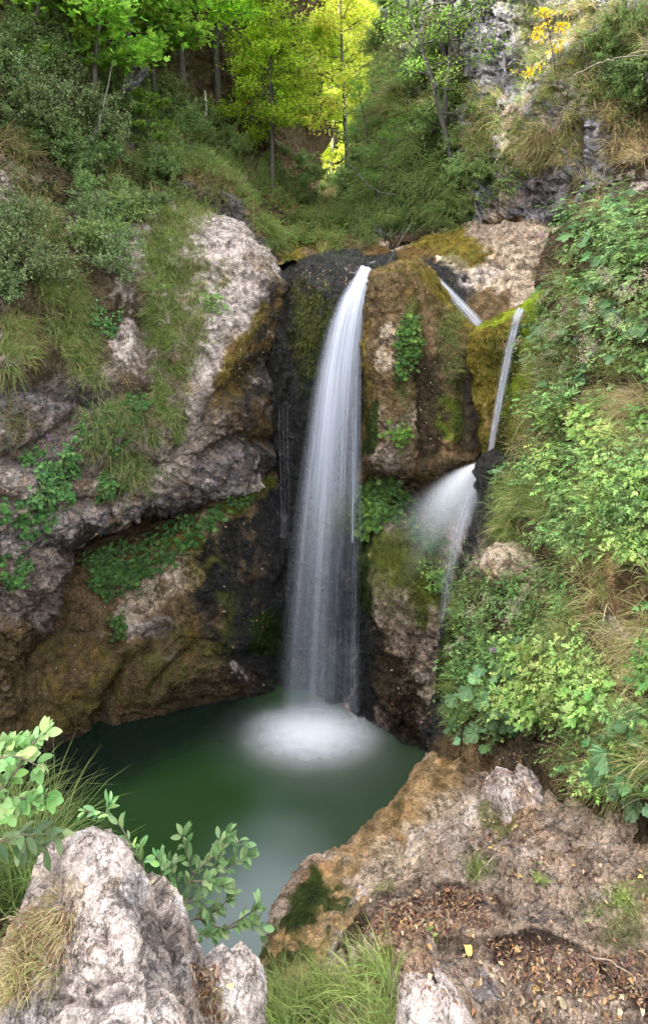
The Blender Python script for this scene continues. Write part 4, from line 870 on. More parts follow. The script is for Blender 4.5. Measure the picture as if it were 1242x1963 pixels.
# low tufted moss: short thick pile on the mossy rock
MS = [(.12, .13, .015), (.085, .11, .015), (.18, .13, .02)]
grass('moss_pile', 'short moss pile on the wet rocks around the falls', [
    ([(60, 1220), (200, 1180), (330, 1200), (400, 1240), (380, 1320), (180, 1390), (60, 1410), (20, 1300)], 7000, .05, .012, [(.13, .095, .03), (.10, .095, .02), (.15, .11, .045), (.11, .075, .035)], .9, 350),
    ([(560, 530), (650, 520), (640, 600), (600, 700), (570, 760), (560, 640)], 2500, .08, .012, [(.06, .075, .014), (.09, .095, .016), (.045, .05, .014)], 1.3, 120), ([(430, 700), (500, 600), (530, 620), (500, 720), (440, 800)], 2200, .06, .012, [(.15, .12, .02), (.11, .09, .02), (.09, .10, .02)], 1.0, 110), ([(700, 540), (735, 520), (800, 520), (900, 640), (900, 700), (800, 560)], 3000, .05, .010, [(.14, .11, .03), (.12, .085, .035)], .9, 160),
    ([(350, 1030), (420, 1060), (380, 1120), (330, 1090)], 1500, .05, .012, MS, .5, 60), ([(440, 980), (505, 915), (515, 930), (450, 1000)], 1500, .05, .012, [(.13, .17, .015)], .5, 40),
    ([(905, 640), (1000, 595), (1050, 560), (1030, 700), (985, 870), (925, 880)], 6000, .06, .010, [(.19, .15, .02), (.13, .16, .015), (.22, .18, .03)], 1.3, 300),
    ([(1012, 590), (1036, 570), (1025, 700), (1005, 820), (990, 850)], 3500, .06, .010, [(.24, .34, .015), (.17, .27, .012)], 1.3, 160),
    ([(735, 512), (815, 515), (870, 585), (905, 640), (860, 610), (800, 550)], 2200, .05, .010, MS, .6, 100), ([(710, 1040), (790, 1040), (840, 1110), (800, 1160), (720, 1160)], 4000, .05, .010, [(.07, .10, .015), (.10, .13, .02)], .9, 200),
    ([(575, 560), (640, 570), (620, 640), (580, 700)], 1600, .07, .012, [(.05, .065, .01), (.08, .09, .012)], 1.2, 70), ([(640, 975), (690, 970), (690, 1020), (645, 1020)], 900, .06, .012, [(.05, .07, .01)], 1.2, 40),
    ([(500, 1800), (560, 1745), (600, 1695), (650, 1710), (620, 1760), (540, 1830)], 5000, .022, .004, [(.04, .05, .012), (.06, .08, .012), (.09, .11, .015)], .5, 220)])

# ------------------------------------------------------------------ trees and shrubs
def skeleton(r, H, R, base, lean, nprim, wob=.05):
    """trunk and limbs as polylines with radii"""
    t = np.linspace(0, 1, 9); tr = np.stack([lean[0] * t ** 1.4, lean[1] * t ** 1.4, H * t], -1)
    tr[1:, :2] += np.cumsum(r.normal(size=(8, 2)) * wob * H * .12, 0)
    limbs = [(tr, .016 * H, .004 * H)]; tips = []
    for k in range(nprim):
        s = base + (1 - base) * (k + .5) / nprim
        p0 = np.array([np.interp(s, t, tr[:, j]) for j in range(3)])
        az = k * 2.4 + r.uniform(-.4, .4); q = (s - base) / (1 - base)
        Ln = R * (1.05 - .75 * q ** 1.6) * r.uniform(.75, 1.2) * (.65 + .35 * min(1, q * 4))
        el = .15 + .6 * q + r.uniform(-.15, .15); n = 7
        d = np.array([math.cos(az) * math.cos(el), math.sin(az) * math.cos(el), math.sin(el)])
        u = np.linspace(0, 1, n)[:, None]
        pts = p0 + d * Ln * u + np.array([0, 0, -.18 * Ln]) * u ** 2 + np.cumsum(r.normal(size=(n, 3)) * .03 * Ln, 0) * (u > 0)
        limbs.append((pts, .0065 * H * (1 - .6 * q), .0012 * H)); 
        for j in range(6):
            s2 = r.uniform(.3, 1); i = s2 * (n - 1); i0 = min(int(i), n - 2)
            b = pts[i0] * (1 - (i - i0)) + pts[i0 + 1] * (i - i0)
            a2 = az + r.choice([-1, 1]) * r.uniform(.4, 1.1); l2 = Ln * r.uniform(.25, .5)
            d2 = np.array([math.cos(a2) * math.cos(el * .5), math.sin(a2) * math.cos(el * .5), math.sin(el * .5) + r.uniform(-.1, .25)])
            v = np.linspace(0, 1, 4)[:, None]
            sp = b + d2 * l2 * v + np.array([0, 0, -.15 * l2]) * v ** 2
            limbs.append((sp, .0022 * H, .0007 * H)); tips.append(sp)
        tips.append(pts[2:])
    return limbs, tips

def tree_meshes(name, seed, H, R, base, lean, nprim, nleaf, leaf, cols, barkc=(.07, .06, .05), tpl=KITE, spread=.10, mat=None, wl=.55):
    r = np.random.default_rng(seed)
    limbs, tips = skeleton(r, H, R, base, lean, nprim)
    g = Geo()
    for i, (p, a, b) in enumerate(limbs): tube(g, p, a, b, 7 if i == 0 else 4, barkc)
    tm = g.build('trunk', BARK)
    seg = [tips[i] for i in r.integers(0, len(tips), nleaf)]
    f = r.random(nleaf) ** .8
    pos = np.empty((nleaf, 3)); ax = np.empty((nleaf, 3))
    for i, s in enumerate(seg):
        q = f[i] * (len(s) - 1); j = min(int(q), len(s) - 2); w_ = q - j
        pos[i] = s[j] * (1 - w_) + s[j + 1] * w_; ax[i] = s[-1] - s[0]
    ax = norm(ax)
    pos += r.normal(size=(nleaf, 3)) * np.array([1, 1, .55]) * R * spread
    d = norm(ax * .7 + r.normal(size=(nleaf, 3)) * .7 + np.array([0, 0, -.25]))
    nn = norm(np.array([0, 0, 1.0]) + r.normal(size=(nleaf, 3)) * .45)
    L = leaf * r.uniform(.6, 1.25, nleaf)
    g = Geo(); c = mixcol(cols, nleaf, r) * (1 + .35 * fbm(pos * (2.2 / R), 2, .5, seed))[:, None]
    leaves(g, tpl, pos, d, nn, L, L * wl, np.clip(c, .01, .85))
    return tm, g.build('crown', mat or LEAF, smooth=False)

def plant_tree(proto, label, cat, loc, rz=0, s=1.0, group=None, name=None, tilt=(0, 0)):
    t = thing(name or 'tree', label, cat, loc, group)
    t.rotation_euler = (tilt[0], tilt[1], rz); t.scale = (s, s, s)
    link('trunk', proto[0], t); link('crown', proto[1], t)
    return t

LG = [(.34, .56, .03), (.42, .62, .04), (.26, .48, .03), (.48, .62, .06)]
YG = [(.62, .68, .08), (.70, .74, .10), (.50, .62, .07), (.78, .78, .20)]
YG2 = [(.46, .54, .06), (.54, .58, .07), (.38, .48, .06)]
DK = [(.11, .22, .035), (.15, .28, .04), (.08, .16, .03), (.19, .33, .045)]
p_gold = tree_meshes('a', 1, 13, 4.6, .18, (.5, 0), 26, 9000, .30, YG, (.07, .06, .045), mat=SUNLEAF)
p_lime = tree_meshes('b', 2, 11, 4.0, .2, (-.4, .2), 24, 13000, .26, YG2, (.07, .06, .045), mat=SUNLEAF)
p_green = tree_meshes('c', 3, 7.5, 2.3, .35, (.3, 0), 22, 7500, .15, LG, (.06, .05, .04), mat=SUNLEAF)
p_dark = tree_meshes('d', 4, 9, 2.6, .25, (.2, .2), 24, 12000, .16, DK, (.06, .05, .045))
p_green2 = tree_meshes('e', 5, 6.0, 2.0, .3, (-.3, .2), 20, 6500, .13, LG + DK[:2], (.06, .05, .04), mat=SUNLEAF)

# far golden wood, tree by tree
k = 0
far = [(640, 330, 26, .85, 0), (600, 300, 33, 1.0, 0), (690, 310, 30, .95, 0), (660, 240, 40, 1.05, 0), (560, 310, 29, .6, 0), (620, 200, 48, 1.1, 0), (720, 240, 44, 1.1, 0), (470, 270, 34, 1.0, 1), (690, 170, 55, 1.2, 0), (650, 90, 66, 1.3, 0), (590, 130, 60, 1.3, 0), (740, 130, 62, 1.3, 0), (570, 210, 46, 1.0, 0), (615, 340, 23, .35, 1), (668, 350, 22, .5, 0),
       (440, 230, 44, 1.1, 1), (630, 20, 78, 1.4, 0), (720, 40, 76, 1.3, 0), (760, 220, 50, 1.1, 1), (690, 350, 25, .5, 1), (645, 120, 52, 1.1, 0), (700, 100, 60, 1.1, 0), (605, 60, 70, 1.2, 0)]
for px, py, Y, s, kd in far:
    h_ = hit(px, py); x, y, z = P(px, py, Y)
    ro = bvh.ray_cast(Vector((x, y, 80)), Vector((0, 0, -1)))
    if ro[0] is not None: z = ro[0].z - .2
    plant_tree([p_gold, p_lime][kd], ['golden yellow tree of the sunlit wood at the head of the gorge', 'yellow green tree of the sunlit wood at the head of the gorge'][kd], 'tree', (x, y, z), random.uniform(0, 6.28), s * random.uniform(.9, 1.1), ['golden trees at the head of the gorge', 'yellow green trees at the head of the gorge'][kd])
# nearer trees, each with its own label
def ground_at(px, py, Y):
    h_ = hit(px, py); 
    return tuple(h_[0]) if h_ else P(px, py, Y)
def drop(px, py, Y):
    x, y, z = P(px, py, Y); ro = bvh.ray_cast(Vector((x, y, z + 6)), Vector((0, 0, -1)))
    return (x, y, ro[0].z - .1) if ro[0] is not None else (x, y, z)
near = [
    ('slim tree with bright green leaves standing over the gully', p_green, ground_at(522, 362, 15), 2.4, .48),
    ('bright green sapling beside the slim tree above the gully', p_green2, ground_at(520, 330, 15), 2.2, .62),
    ('leafy green tree on the slope left of the gully trees', p_green2, ground_at(420, 225, 15), .5, .95),
    ('green tree with spreading crown high on the left slope', p_green, ground_at(360, 215, 14), 4.0, .80),
    ('dark green tree behind the bright crowns on the left slope', p_dark, drop(440, 150, 19), 1.5, .8),
    ('dark green tree with straight trunk at the top of the left slope', p_dark, drop(330, 60, 18), 3.1, 1.0),
    ('tall dark green tree furthest up the wooded left slope', p_dark, drop(410, 120, 21), .3, .95),
    ('bushy green tree near the top edge left of the sunlit wood', p_green, drop(445, 130, 20), 5.3, .8),
]
for lb, pr, loc, rz, s in near: plant_tree(pr, lb, 'tree', loc, rz, s)
# trees and branches at the upper left corner: maple-like leaves
p_maple = tree_meshes('m', 8, 4.2, 1.7, .3, (.8, -.5), 16, 2600, .17, [(.27, .43, .05), (.34, .50, .065), (.21, .36, .04)], (.06, .05, .04), tpl=LOBED, mat=SUNLEAF, wl=1.0)
p_maple2 = tree_meshes('m2', 9, 3.6, 1.5, .3, (.5, -.6), 14, 2000, .15, [(.20, .35, .055), (.27, .42, .06), (.15, .28, .045)], (.06, .05, .04), tpl=LOBED, mat=SUNLEAF, wl=1.0)
for lb, pr, loc, rz, s in [
    ('young maple with lobed lime green leaves arching over the left slope', p_maple, ground_at(180, 250, 11), .2, .85), ('small maple with lobed leaves at the top left corner', p_maple2, ground_at(60, 130, 10), 1.2, .8),
    ('maple sapling hanging over the dark shrubs near the top left', p_maple2, ground_at(240, 180, 13), 2.4, .85), ('lime green maple sapling on the grassy crest over the pale rock', p_maple2, ground_at(290, 310, 12.2), 3.4, .36),
    ('low lime green maple bush among the dark shrubs', p_maple2, ground_at(150, 190, 11.4), 4.4, .55),
    ('broad lime green maple crown spreading along the top edge of the left slope', p_maple, ground_at(230, 210, 12.5), 1.9, 1.0), ('yellow green maple leaning over the upper slope in front of the dark trunks', p_maple, ground_at(300, 190, 13.5), 5.2, .9)]:
    plant_tree(pr, lb, 'tree', loc, rz, s)
# the leaning trees of the right cliff
p_ash = tree_meshes('f', 21, 5.6, 1.5, .3, (-.9, -.3), 18, 3600, .085, [(.12, .22, .035), (.16, .28, .04), (.09, .17, .03)], (.05, .042, .035), spread=.085)
p_ash2 = tree_meshes('g', 22, 4.0, 1.5, .25, (-1.2, -.5), 16, 3200, .075, [(.14, .27, .045), (.11, .22, .04), (.19, .32, .05)], (.05, .042, .035), spread=.085)
for lb, pr, loc, rz, s in [
    ('dark stemmed tree leaning from the right cliff over the ravine', p_ash, ground_at(885, 190, 11), 0, .85), ('green tree leaning out below the grey rock face on the right', p_ash2, ground_at(865, 310, 11), -.25, .75),
    ('feathery green tree at the top right of the sunlit gap', p_ash, ground_at(850, 110, 12.4), .3, .7), ('small bushy tree rooted above the dark grass curtain', p_ash2, ground_at(850, 250, 11.4), 1.2, .7),
    ('small leafy sapling low on the cliff edge by the golden wood', p_ash2, ground_at(706, 290, 14), .5, .34),
    ('sparse sapling at the foot of the right cliff by the gully', p_ash2, ground_at(720, 400, 12.8), 2.0, .4),
    ('leafy sapling overhanging the top right corner', p_ash2, ground_at(1200, 60, 9), .4, .5)]:
    plant_tree(pr, lb, 'tree', loc, rz, s)
p_yel = tree_meshes('y', 23, 1.1, .45, .3, (-.3, -.3), 9, 330, .07, [(.62, .42, .02), (.70, .50, .03), (.5, .38, .03)], (.08, .06, .04), mat=SUNLEAF)
plant_tree(p_yel, 'small bush of golden yellow leaves on the grey right cliff', 'shrub', ground_at(1065, 175, 9.8), 0, .9, name='shrub')

# shrubs of small grey green leaves
def shrub_meshes(seed, R, H, nst, nleaf, leaf, cols):
    r = np.random.default_rng(seed); g = Geo(); seg = []
    for k in range(nst):
        az = r.uniform(0, 6.28); el = r.uniform(.35, 1.4); L = R * r.uniform(.7, 1.15)
        d = np.array([math.cos(az) * math.cos(el), math.sin(az) * math.cos(el), math.sin(el) * H / R])
        u = np.linspace(0, 1, 5)[:, None]
        p = d * L * u + np.cumsum(r.normal(size=(5, 3)) * .05 * R, 0) * (u > 0)
        tube(g, p, .008, .003, 4, (.07, .055, .045)); seg.append(p)
        for j in range(4):
            b = p[2 + j % 3]; d2 = norm(d + r.normal(size=3) * .7); q = b + d2 * L * r.uniform(.2, .4) * np.linspace(0, 1, 4)[:, None]
            tube(g, q, .004, .002, 3, (.08, .065, .05)); seg.append(q)
    st = g.build('stems', BARK)
    sg = [seg[i] for i in r.integers(0, len(seg), nleaf)]
    f = r.uniform(.25, 1.05, nleaf)
    pos = np.array([s[0] + (s[-1] - s[0]) * a for s, a in zip(sg, f)]) + r.normal(size=(nleaf, 3)) * .055 * R
    d = norm(np.array([s[-1] - s[0] for s in sg]) * .6 + r.normal(size=(nleaf, 3)) * .35)
    nn = norm(r.normal(size=(nleaf, 3)) * .6 + np.array([0, 0, .9]))
    g = Geo(); c = mixcol(cols, nleaf, r) * (1 + .4 * fbm(pos * (3 / R), 2, .5, seed))[:, None]
    L = leaf * r.uniform(.6, 1.3, nleaf)
    leaves(g, KITE, pos, d, nn, L, L * .55, np.clip(c, .01, .6))
    return st, g.build('foliage', LEAF, smooth=False)
SG = [(.16, .23, .085), (.22, .29, .115), (.10, .15, .05), (.28, .34, .15)]
SD = [(.13, .20, .06), (.18, .25, .08), (.09, .14, .04)]
SY = [(.19, .27, .08), (.24, .32, .10), (.15, .21, .065)]
sh_g = [shrub_meshes(31 + i, .62, .62, 26, 4200, .048, SG) for i in range(2)]
sh_d = [shrub_meshes(41 + i, .60, .6, 24, 3800, .055, SD) for i in range(2)]
sh_y = [shrub_meshes(51 + i, .55, .5, 22, 3200, .052, SY) for i in range(2)]
def shrub(px, py, s, pr, label, group=None):
    h_ = hit(px, py)
    if not h_: return
    loc, n = h_
    z = norm(np.array(n) * .75 + np.array([0, 0, .8])); x = norm(np.cross([0, 1.0, 0.2], z)); y = np.cross(z, x)
    M = Matrix(((x[0], y[0], z[0]), (x[1], y[1], z[1]), (x[2], y[2], z[2]))).to_4x4() @ Matrix.Rotation(random.uniform(0, 6.28), 4, 'Z') @ Matrix.Scale(s, 4)
    M.translation = Vector(loc - n * .05)
    t = thing('shrub', label, 'shrub', (0, 0, 0), group); t.matrix_world = M
    link('stems', pr[0], t); link('foliage', pr[1], t)
for (x, y) in sample([(-30, 430), (60, 440), (75, 540), (50, 590), (-30, 590)], 6, 38): shrub(x, y, random.uniform(.6, .85), random.choice(sh_g), 'grey green small leaved shrub in the thicket at the left edge beside the pale rock', 'grey green shrubs at the left edge')
for (x, y) in sample([(140, 330), (210, 350), (240, 420), (225, 510), (185, 540), (150, 450)], 9, 34): shrub(x, y, random.uniform(.6, .9), random.choice(sh_g + sh_y[:1]), 'grey green shrub in the band between the two hanging grass strips on the left', 'shrubs between the left grass strips')
for (x, y) in sample([(0, 60), (120, 80), (200, 200), (210, 320), (90, 330), (0, 240)], 17, 40): shrub(x, y, random.uniform(.6, .95), random.choice(sh_d + sh_g), 'dark green shrub on the steep shaded slope in the upper left', 'dark shrubs of the upper left slope')
for (x, y) in sample([(190, 100), (320, 200), (340, 330), (250, 330), (210, 240)], 10, 34): shrub(x, y, random.uniform(.45, .7), random.choice(sh_d + sh_y), 'olive green shrub on the slope under the maple saplings', 'olive shrubs under the maples')
for (x, y) in sample([(320, 190), (440, 230), (475, 300), (400, 290), (340, 270)], 10, 28): shrub(x, y, random.uniform(.6, .9), random.choice(sh_y), 'light green shrub on the crest above the dark grey ledge', 'light green shrubs on the ledge crest')
for (x, y) in sample([(230, 330), (340, 330), (360, 400), (250, 430)], 8, 28): shrub(x, y, random.uniform(.45, .7), random.choice(sh_d + sh_y), 'small green shrub growing just above the top of the pale rock', 'shrubs above the pale rock')
for (x, y) in sample([(790, 20), (880, 20), (880, 300), (780, 240), (720, 330)], 6, 34): shrub(x, y, random.uniform(.7, 1.0), random.choice(sh_y + sh_d), 'green shrub on the steep left flank of the right cliff', 'shrubs on the flank of the right cliff')
for (x, y) in sample([(870, 260), (960, 330), (900, 420), (860, 400)], 7, 28): shrub(x, y, random.uniform(.4, .65), random.choice(sh_y), 'small bright shrub beside the grey rock of the right cliff', 'small shrubs by the grey rock')
for (x, y) in sample([(1150, 60), (1242, 40), (1242, 260), (1170, 200)], 9, 34): shrub(x, y, random.uniform(.45, .7), random.choice(sh_y + sh_d), 'mixed green shrub hanging over the dark hollow at upper right', 'shrubs over the upper right hollow')
for (x, y) in sample([(480, 270), (650, 300), (650, 400), (560, 390)], 12, 26): shrub(x, y, random.uniform(.5, .9), random.choice(sh_y), 'yellow green undergrowth bush in the back of the gully', 'undergrowth bushes of the gully')

for (x, y, s) in [(738, 10, .8), (728, 55, .6), (722, 95, .9), (712, 140, .6), (704, 185, .8), (698, 225, .55), (690, 265, .8), (682, 310, .6), (674, 350, .7), (750, -20, .8)]: shrub(x, y, s, random.choice(sh_y), 'light green shrub on the very rim of the right cliff against the golden wood', 'shrubs on the cliff rim by the golden wood')
for (x, y, s) in [(632, 335, .9), (652, 338, .8), (612, 345, .9), (640, 350, .7), (598, 340, .8), (664, 350, .6)]: shrub(x, y, s, random.choice(sh_y), 'yellow green bush at the foot of the golden wood', 'bushes at the foot of the golden wood')
# bare dead stems
def stem(name, label, pts, r0, r1, col=(.22, .19, .16), cat='branch'):
    g = Geo(); c = np.array(pts, float); tt = np.linspace(0, len(c) - 1, len(c) * 6); q = Pa(spline(c, np.arange(len(c)), tt)); q += .5 * r0 * rng.normal(size=q.shape)
    tube(g, q, r0, r1, 6, col); return tag(link(name, g.build(name, BARK)), label, cat)
stem('dead_snag', 'thin bare grey snag standing on the grassy crest at the left', [(396, 222, 13.4), (395, 200, 13.35), (393, 174, 13.3)], .02, .012, (.35, .3, .25), 'snag')
stem('root', 'pale twisted root hanging down the right cliff to the water', [(905, 360, 10.6), (912, 400, 10.4), (922, 430, 10.2), (918, 455, 10.1), (895, 470, 10.1)], .008, .005, (.15, .12, .095))
stem('dead_branch', 'thin bare twig leaning across the fall lip from the cliff', [(790, 425, 11.2), (765, 465, 10.6), (742, 508, 9.6)], .006, .003, (.15, .125, .10))
stem('dead_branch', 'dark bare branch reaching left over the gully from the right cliff', [(760, 375, 12.0), (720, 365, 12.1), (680, 325, 12.3), (655, 300, 12.4)], .018, .006, (.05, .045, .04))
stem('dead_branch', 'bent bare branch over the dark hollow at upper right', [(1100, 145, 8.6), (1150, 120, 8.2), (1200, 108, 8.0), (1260, 105, 7.8)], .010, .005, (.2, .165, .12))
stem('dead_branch', 'pale bare stem rising from the shrubs beside the pale rock', [(233, 545, 9.7), (220, 490, 9.9), (212, 440, 10.1)], .014, .008, (.3, .26, .22))
stem('dead_branch', 'forked bare branch hanging on the upper left slope', [(175, 270, 10.6), (190, 235, 10.6), (200, 200, 10.7), (215, 120, 10.8)], .02, .008, (.12, .1, .085))

# ------------------------------------------------------------------ herbs of the right bank
def herb(seed, kind):
    r = np.random.default_rng(seed); gs = Geo(); gl = Geo(); gf = Geo()
    if kind == 'butterbur':
        for k in range(7):
            az = k * 2.4 + r.uniform(-.3, .3); L = r.uniform(.14, .34); el = r.uniform(.5, 1.2)
            d = np.array([math.cos(az) * math.cos(el), math.sin(az) * math.cos(el), math.sin(el)]); u = np.linspace(0, 1, 5)[:, None]
            p = d * L * u + np.array([0, 0, -.12 * L]) * u ** 2; tube(gs, p, .004, .0025, 5, (.16, .22, .07))
            s = r.uniform(.10, .19); n_ = norm(np.array([[d[0] * .5, d[1] * .5, .8]]) + r.normal(size=(1, 3)) * .2); dd = norm(np.array([[d[0], d[1], -.2]]))
            leaves(gl, ROUND, p[-1:] - dd * s * .15, dd, n_, s, s * 1.1, mixcol([(.17, .28, .12), (.23, .35, .16), (.12, .21, .085)], 1, r))
    elif kind in ('nettle', 'geranium', 'hemp'):
        for k in range({'nettle': 5, 'geranium': 7, 'hemp': 4}[kind]):
            az = r.uniform(0, 6.28); L = r.uniform(.28, .55) * (1.25 if kind == 'hemp' else 1); el = r.uniform(.9, 1.45); u = np.linspace(0, 1, 7)[:, None]
            d = np.array([math.cos(az) * math.cos(el), math.sin(az) * math.cos(el), math.sin(el)])
            p = d * L * u + np.array([math.cos(az) * .2, math.sin(az) * .2, -.15]) * L * u ** 2; tube(gs, p, .0035, .0018, 5, (.14, .16, .06))
            cols = {'nettle': [(.17, .28, .08), (.26, .38, .12), (.08, .145, .04)], 'geranium': [(.29, .40, .10), (.35, .45, .13), (.22, .32, .08)], 'hemp': [(.17, .26, .09), (.21, .3, .10)]}[kind]
            tpl = {'nettle': PINN, 'geranium': LOBED if seed % 3 == 0 else PINN, 'hemp': PINN}[kind]
            for j in range(2, 7):
                for sg in (0, math.pi):
                    a2 = az + j * 1.57 + sg + r.uniform(-.3, .3); dd = np.array([[math.cos(a2), math.sin(a2), r.uniform(-.15, .35)]]); s = r.uniform(.09, .17) * (1.2 - .09 * j)
                    leaves(gl, tpl, p[j:j + 1] + dd * .015, dd, norm(np.array([[0, 0, 1.]]) + r.normal(size=(1, 3)) * .25), s, s * (.95 if tpl is not PINN else 1), mixcol(cols, 1, r))
            if kind == 'hemp':
                n = 80; c = p[-1] + r.normal(size=(n, 3)) * np.array([.038, .038, .03])
                leaves(gf, KITE, c, rdir(n, r), rdir(n, r), .016, .009, mixcol([(.38, .29, .23), (.44, .35, .28), (.30, .21, .17)], n, r))
    elif kind == 'flower':
        for k in range(2):
            p = np.array([[0, 0, 0], [.02 * k, 0, .12], [.05 * k, -.02, .26 + .05 * k]]); tube(gs, p, .002, .0015, 5, (.14, .18, .06)); n = 40
            leaves(gf, KITE, p[-1] + r.normal(size=(n, 3)) * .014, rdir(n, r), rdir(n, r), .014, .009, mixcol([(.50, .22, .48), (.58, .32, .55)], n, r))
            leaves(gl, PINN, np.repeat(p[1:2], 3, 0), rdir(3, r), np.array([[0, 0, 1.]] * 3) + rdir(3, r) * .3, .09, .09, mixcol([(.10, .2, .05)], 3, r))
    out = [('stem', gs.build('stem', LEAF)), ('foliage', gl.build('foliage', LEAF, smooth=False))]
    if gf.n: out.append(('blossom', gf.build('blossom', DRY, smooth=False)))
    return out
HB = {'butterbur': [herb(60 + i, 'butterbur') for i in range(3)], 'nettle': [herb(70 + i, 'nettle') for i in range(3)], 'geranium': [herb(80 + i, 'geranium') for i in range(3)], 'hemp': [herb(90 + i, 'hemp') for i in range(2)], 'flower': [herb(99, 'flower')]}
NM = {'butterbur': ('broad_leaved_plant', 'broad round leaved plant'), 'nettle': ('leafy_plant', 'plant with toothed divided leaves'), 'geranium': ('lobed_leaf_plant', 'plant with yellow green lobed leaves'), 'hemp': ('tall_herb', 'herb with fluffy pinkish seed heads'), 'flower': ('flowering_plant', 'small plant with a pink flower head')}
def put_herb(px, py, kind, s, where, group=None):
    h_ = hit(px, py)
    if not h_: return
    loc, n = h_
    z = norm(n * .8 + np.array([0, 0, .8]) + rdir(1)[0] * .2); x = norm(np.cross([0, 1.0, 0.2], z)); y = np.cross(z, x)
    M = Matrix(((x[0], y[0], z[0]), (x[1], y[1], z[1]), (x[2], y[2], z[2]))).to_4x4() @ Matrix.Rotation(random.uniform(0, 6.28), 4, 'Z') @ Matrix.Scale(s, 4)
    M.translation = Vector(loc - n * .01)
    nm, lb = NM[kind]
    t = thing(nm, (lb + ' ' + where), 'plant', (0, 0, 0), group); t.matrix_world = M
    for pn, me in random.choice(HB[kind]): link(pn, me, t)
def herbs(poly, n, mind, kinds, s0, s1, where, short):
    for (x, y) in sample(poly, n, mind):
        kd = random.choice(kinds); put_herb(x, y, kd, random.uniform(s0, s1), where, {'butterbur': 'round leaved plants', 'nettle': 'toothed leaf plants', 'geranium': 'lobed leaf plants', 'hemp': 'tall seed head herbs', 'flower': 'pink flowers'}[kd] + ' ' + short)
herbs([(1100, 410), (1242, 380), (1242, 560), (1110, 560)], 26, 22, ['butterbur', 'nettle', 'nettle'], .8, 1.15, 'at the leafy top of the right bank', 'at the top of the bank')
herbs([(1120, 560), (1242, 560), (1242, 740), (1130, 700)], 16, 26, ['butterbur', 'nettle', 'butterbur', 'nettle', 'hemp'], .75, 1.05, 'among grass in the upper middle of the right bank', 'on the upper middle bank')
herbs([(1050, 560), (1120, 560), (1110, 780), (1030, 800)], 16, 20, ['hemp', 'nettle', 'nettle', 'butterbur', 'nettle'], .6, .9, 'near the edge of the bank beside the moss wall', 'beside the moss wall')
herbs([(1020, 800), (1150, 760), (1242, 860), (1242, 1080), (1060, 1080), (1080, 900)], 46, 26, ['nettle', 'nettle', 'geranium', 'nettle'], .65, 1.0, 'in the green middle of the right bank', 'in the middle of the bank')
herbs([(950, 900), (1050, 890), (1060, 980), (960, 1000)], 9, 26, ['butterbur', 'nettle'], .5, .75, 'in the pale tuft right of the spray', 'right of the spray')
herbs([(880, 1120), (1080, 1110), (1090, 1290), (870, 1300)], 38, 24, ['nettle', 'butterbur', 'nettle', 'nettle', 'nettle', 'hemp'], .5, .8, 'on the bank edge above the dark wet strip', 'above the wet strip')
herbs([(880, 1300), (1000, 1300), (1000, 1400), (900, 1460), (870, 1400)], 28, 18, ['nettle', 'nettle', 'butterbur'], .45, .7, 'trailing at the bank foot over the ochre rock', 'over the ochre rock')
herbs([(990, 1270), (1130, 1290), (1180, 1400), (1040, 1420), (990, 1380)], 28, 24, ['geranium', 'geranium', 'nettle'], .5, .8, 'in the bright clump low on the right bank', 'in the low bright clump')
herbs([(1080, 1400), (1242, 1400), (1242, 1560), (1100, 1520)], 20, 26, ['geranium', 'butterbur', 'nettle'], .4, .7, 'in the grass at the lower right of the bank', 'at the lower right')
put_herb(1045, 690, 'hemp', 1.0, 'with the lowest head beside the moss wall')
for px, py, wh in [(978, 1282, 'in the middle of the lower bank'), (1058, 475, 'by the brown rock atop the bank'), (100, 870, 'on the left rock shelf')]: put_herb(px, py, 'flower', .8, wh)
for px, py, wh in [(1030, 1690, 'alone on the leaf strewn rock floor'), (830, 1815, 'on the low mossy hump of the rock floor'), (1190, 1730, 'at the right edge of the rock floor')]: put_herb(px, py, 'geranium', .22, wh)

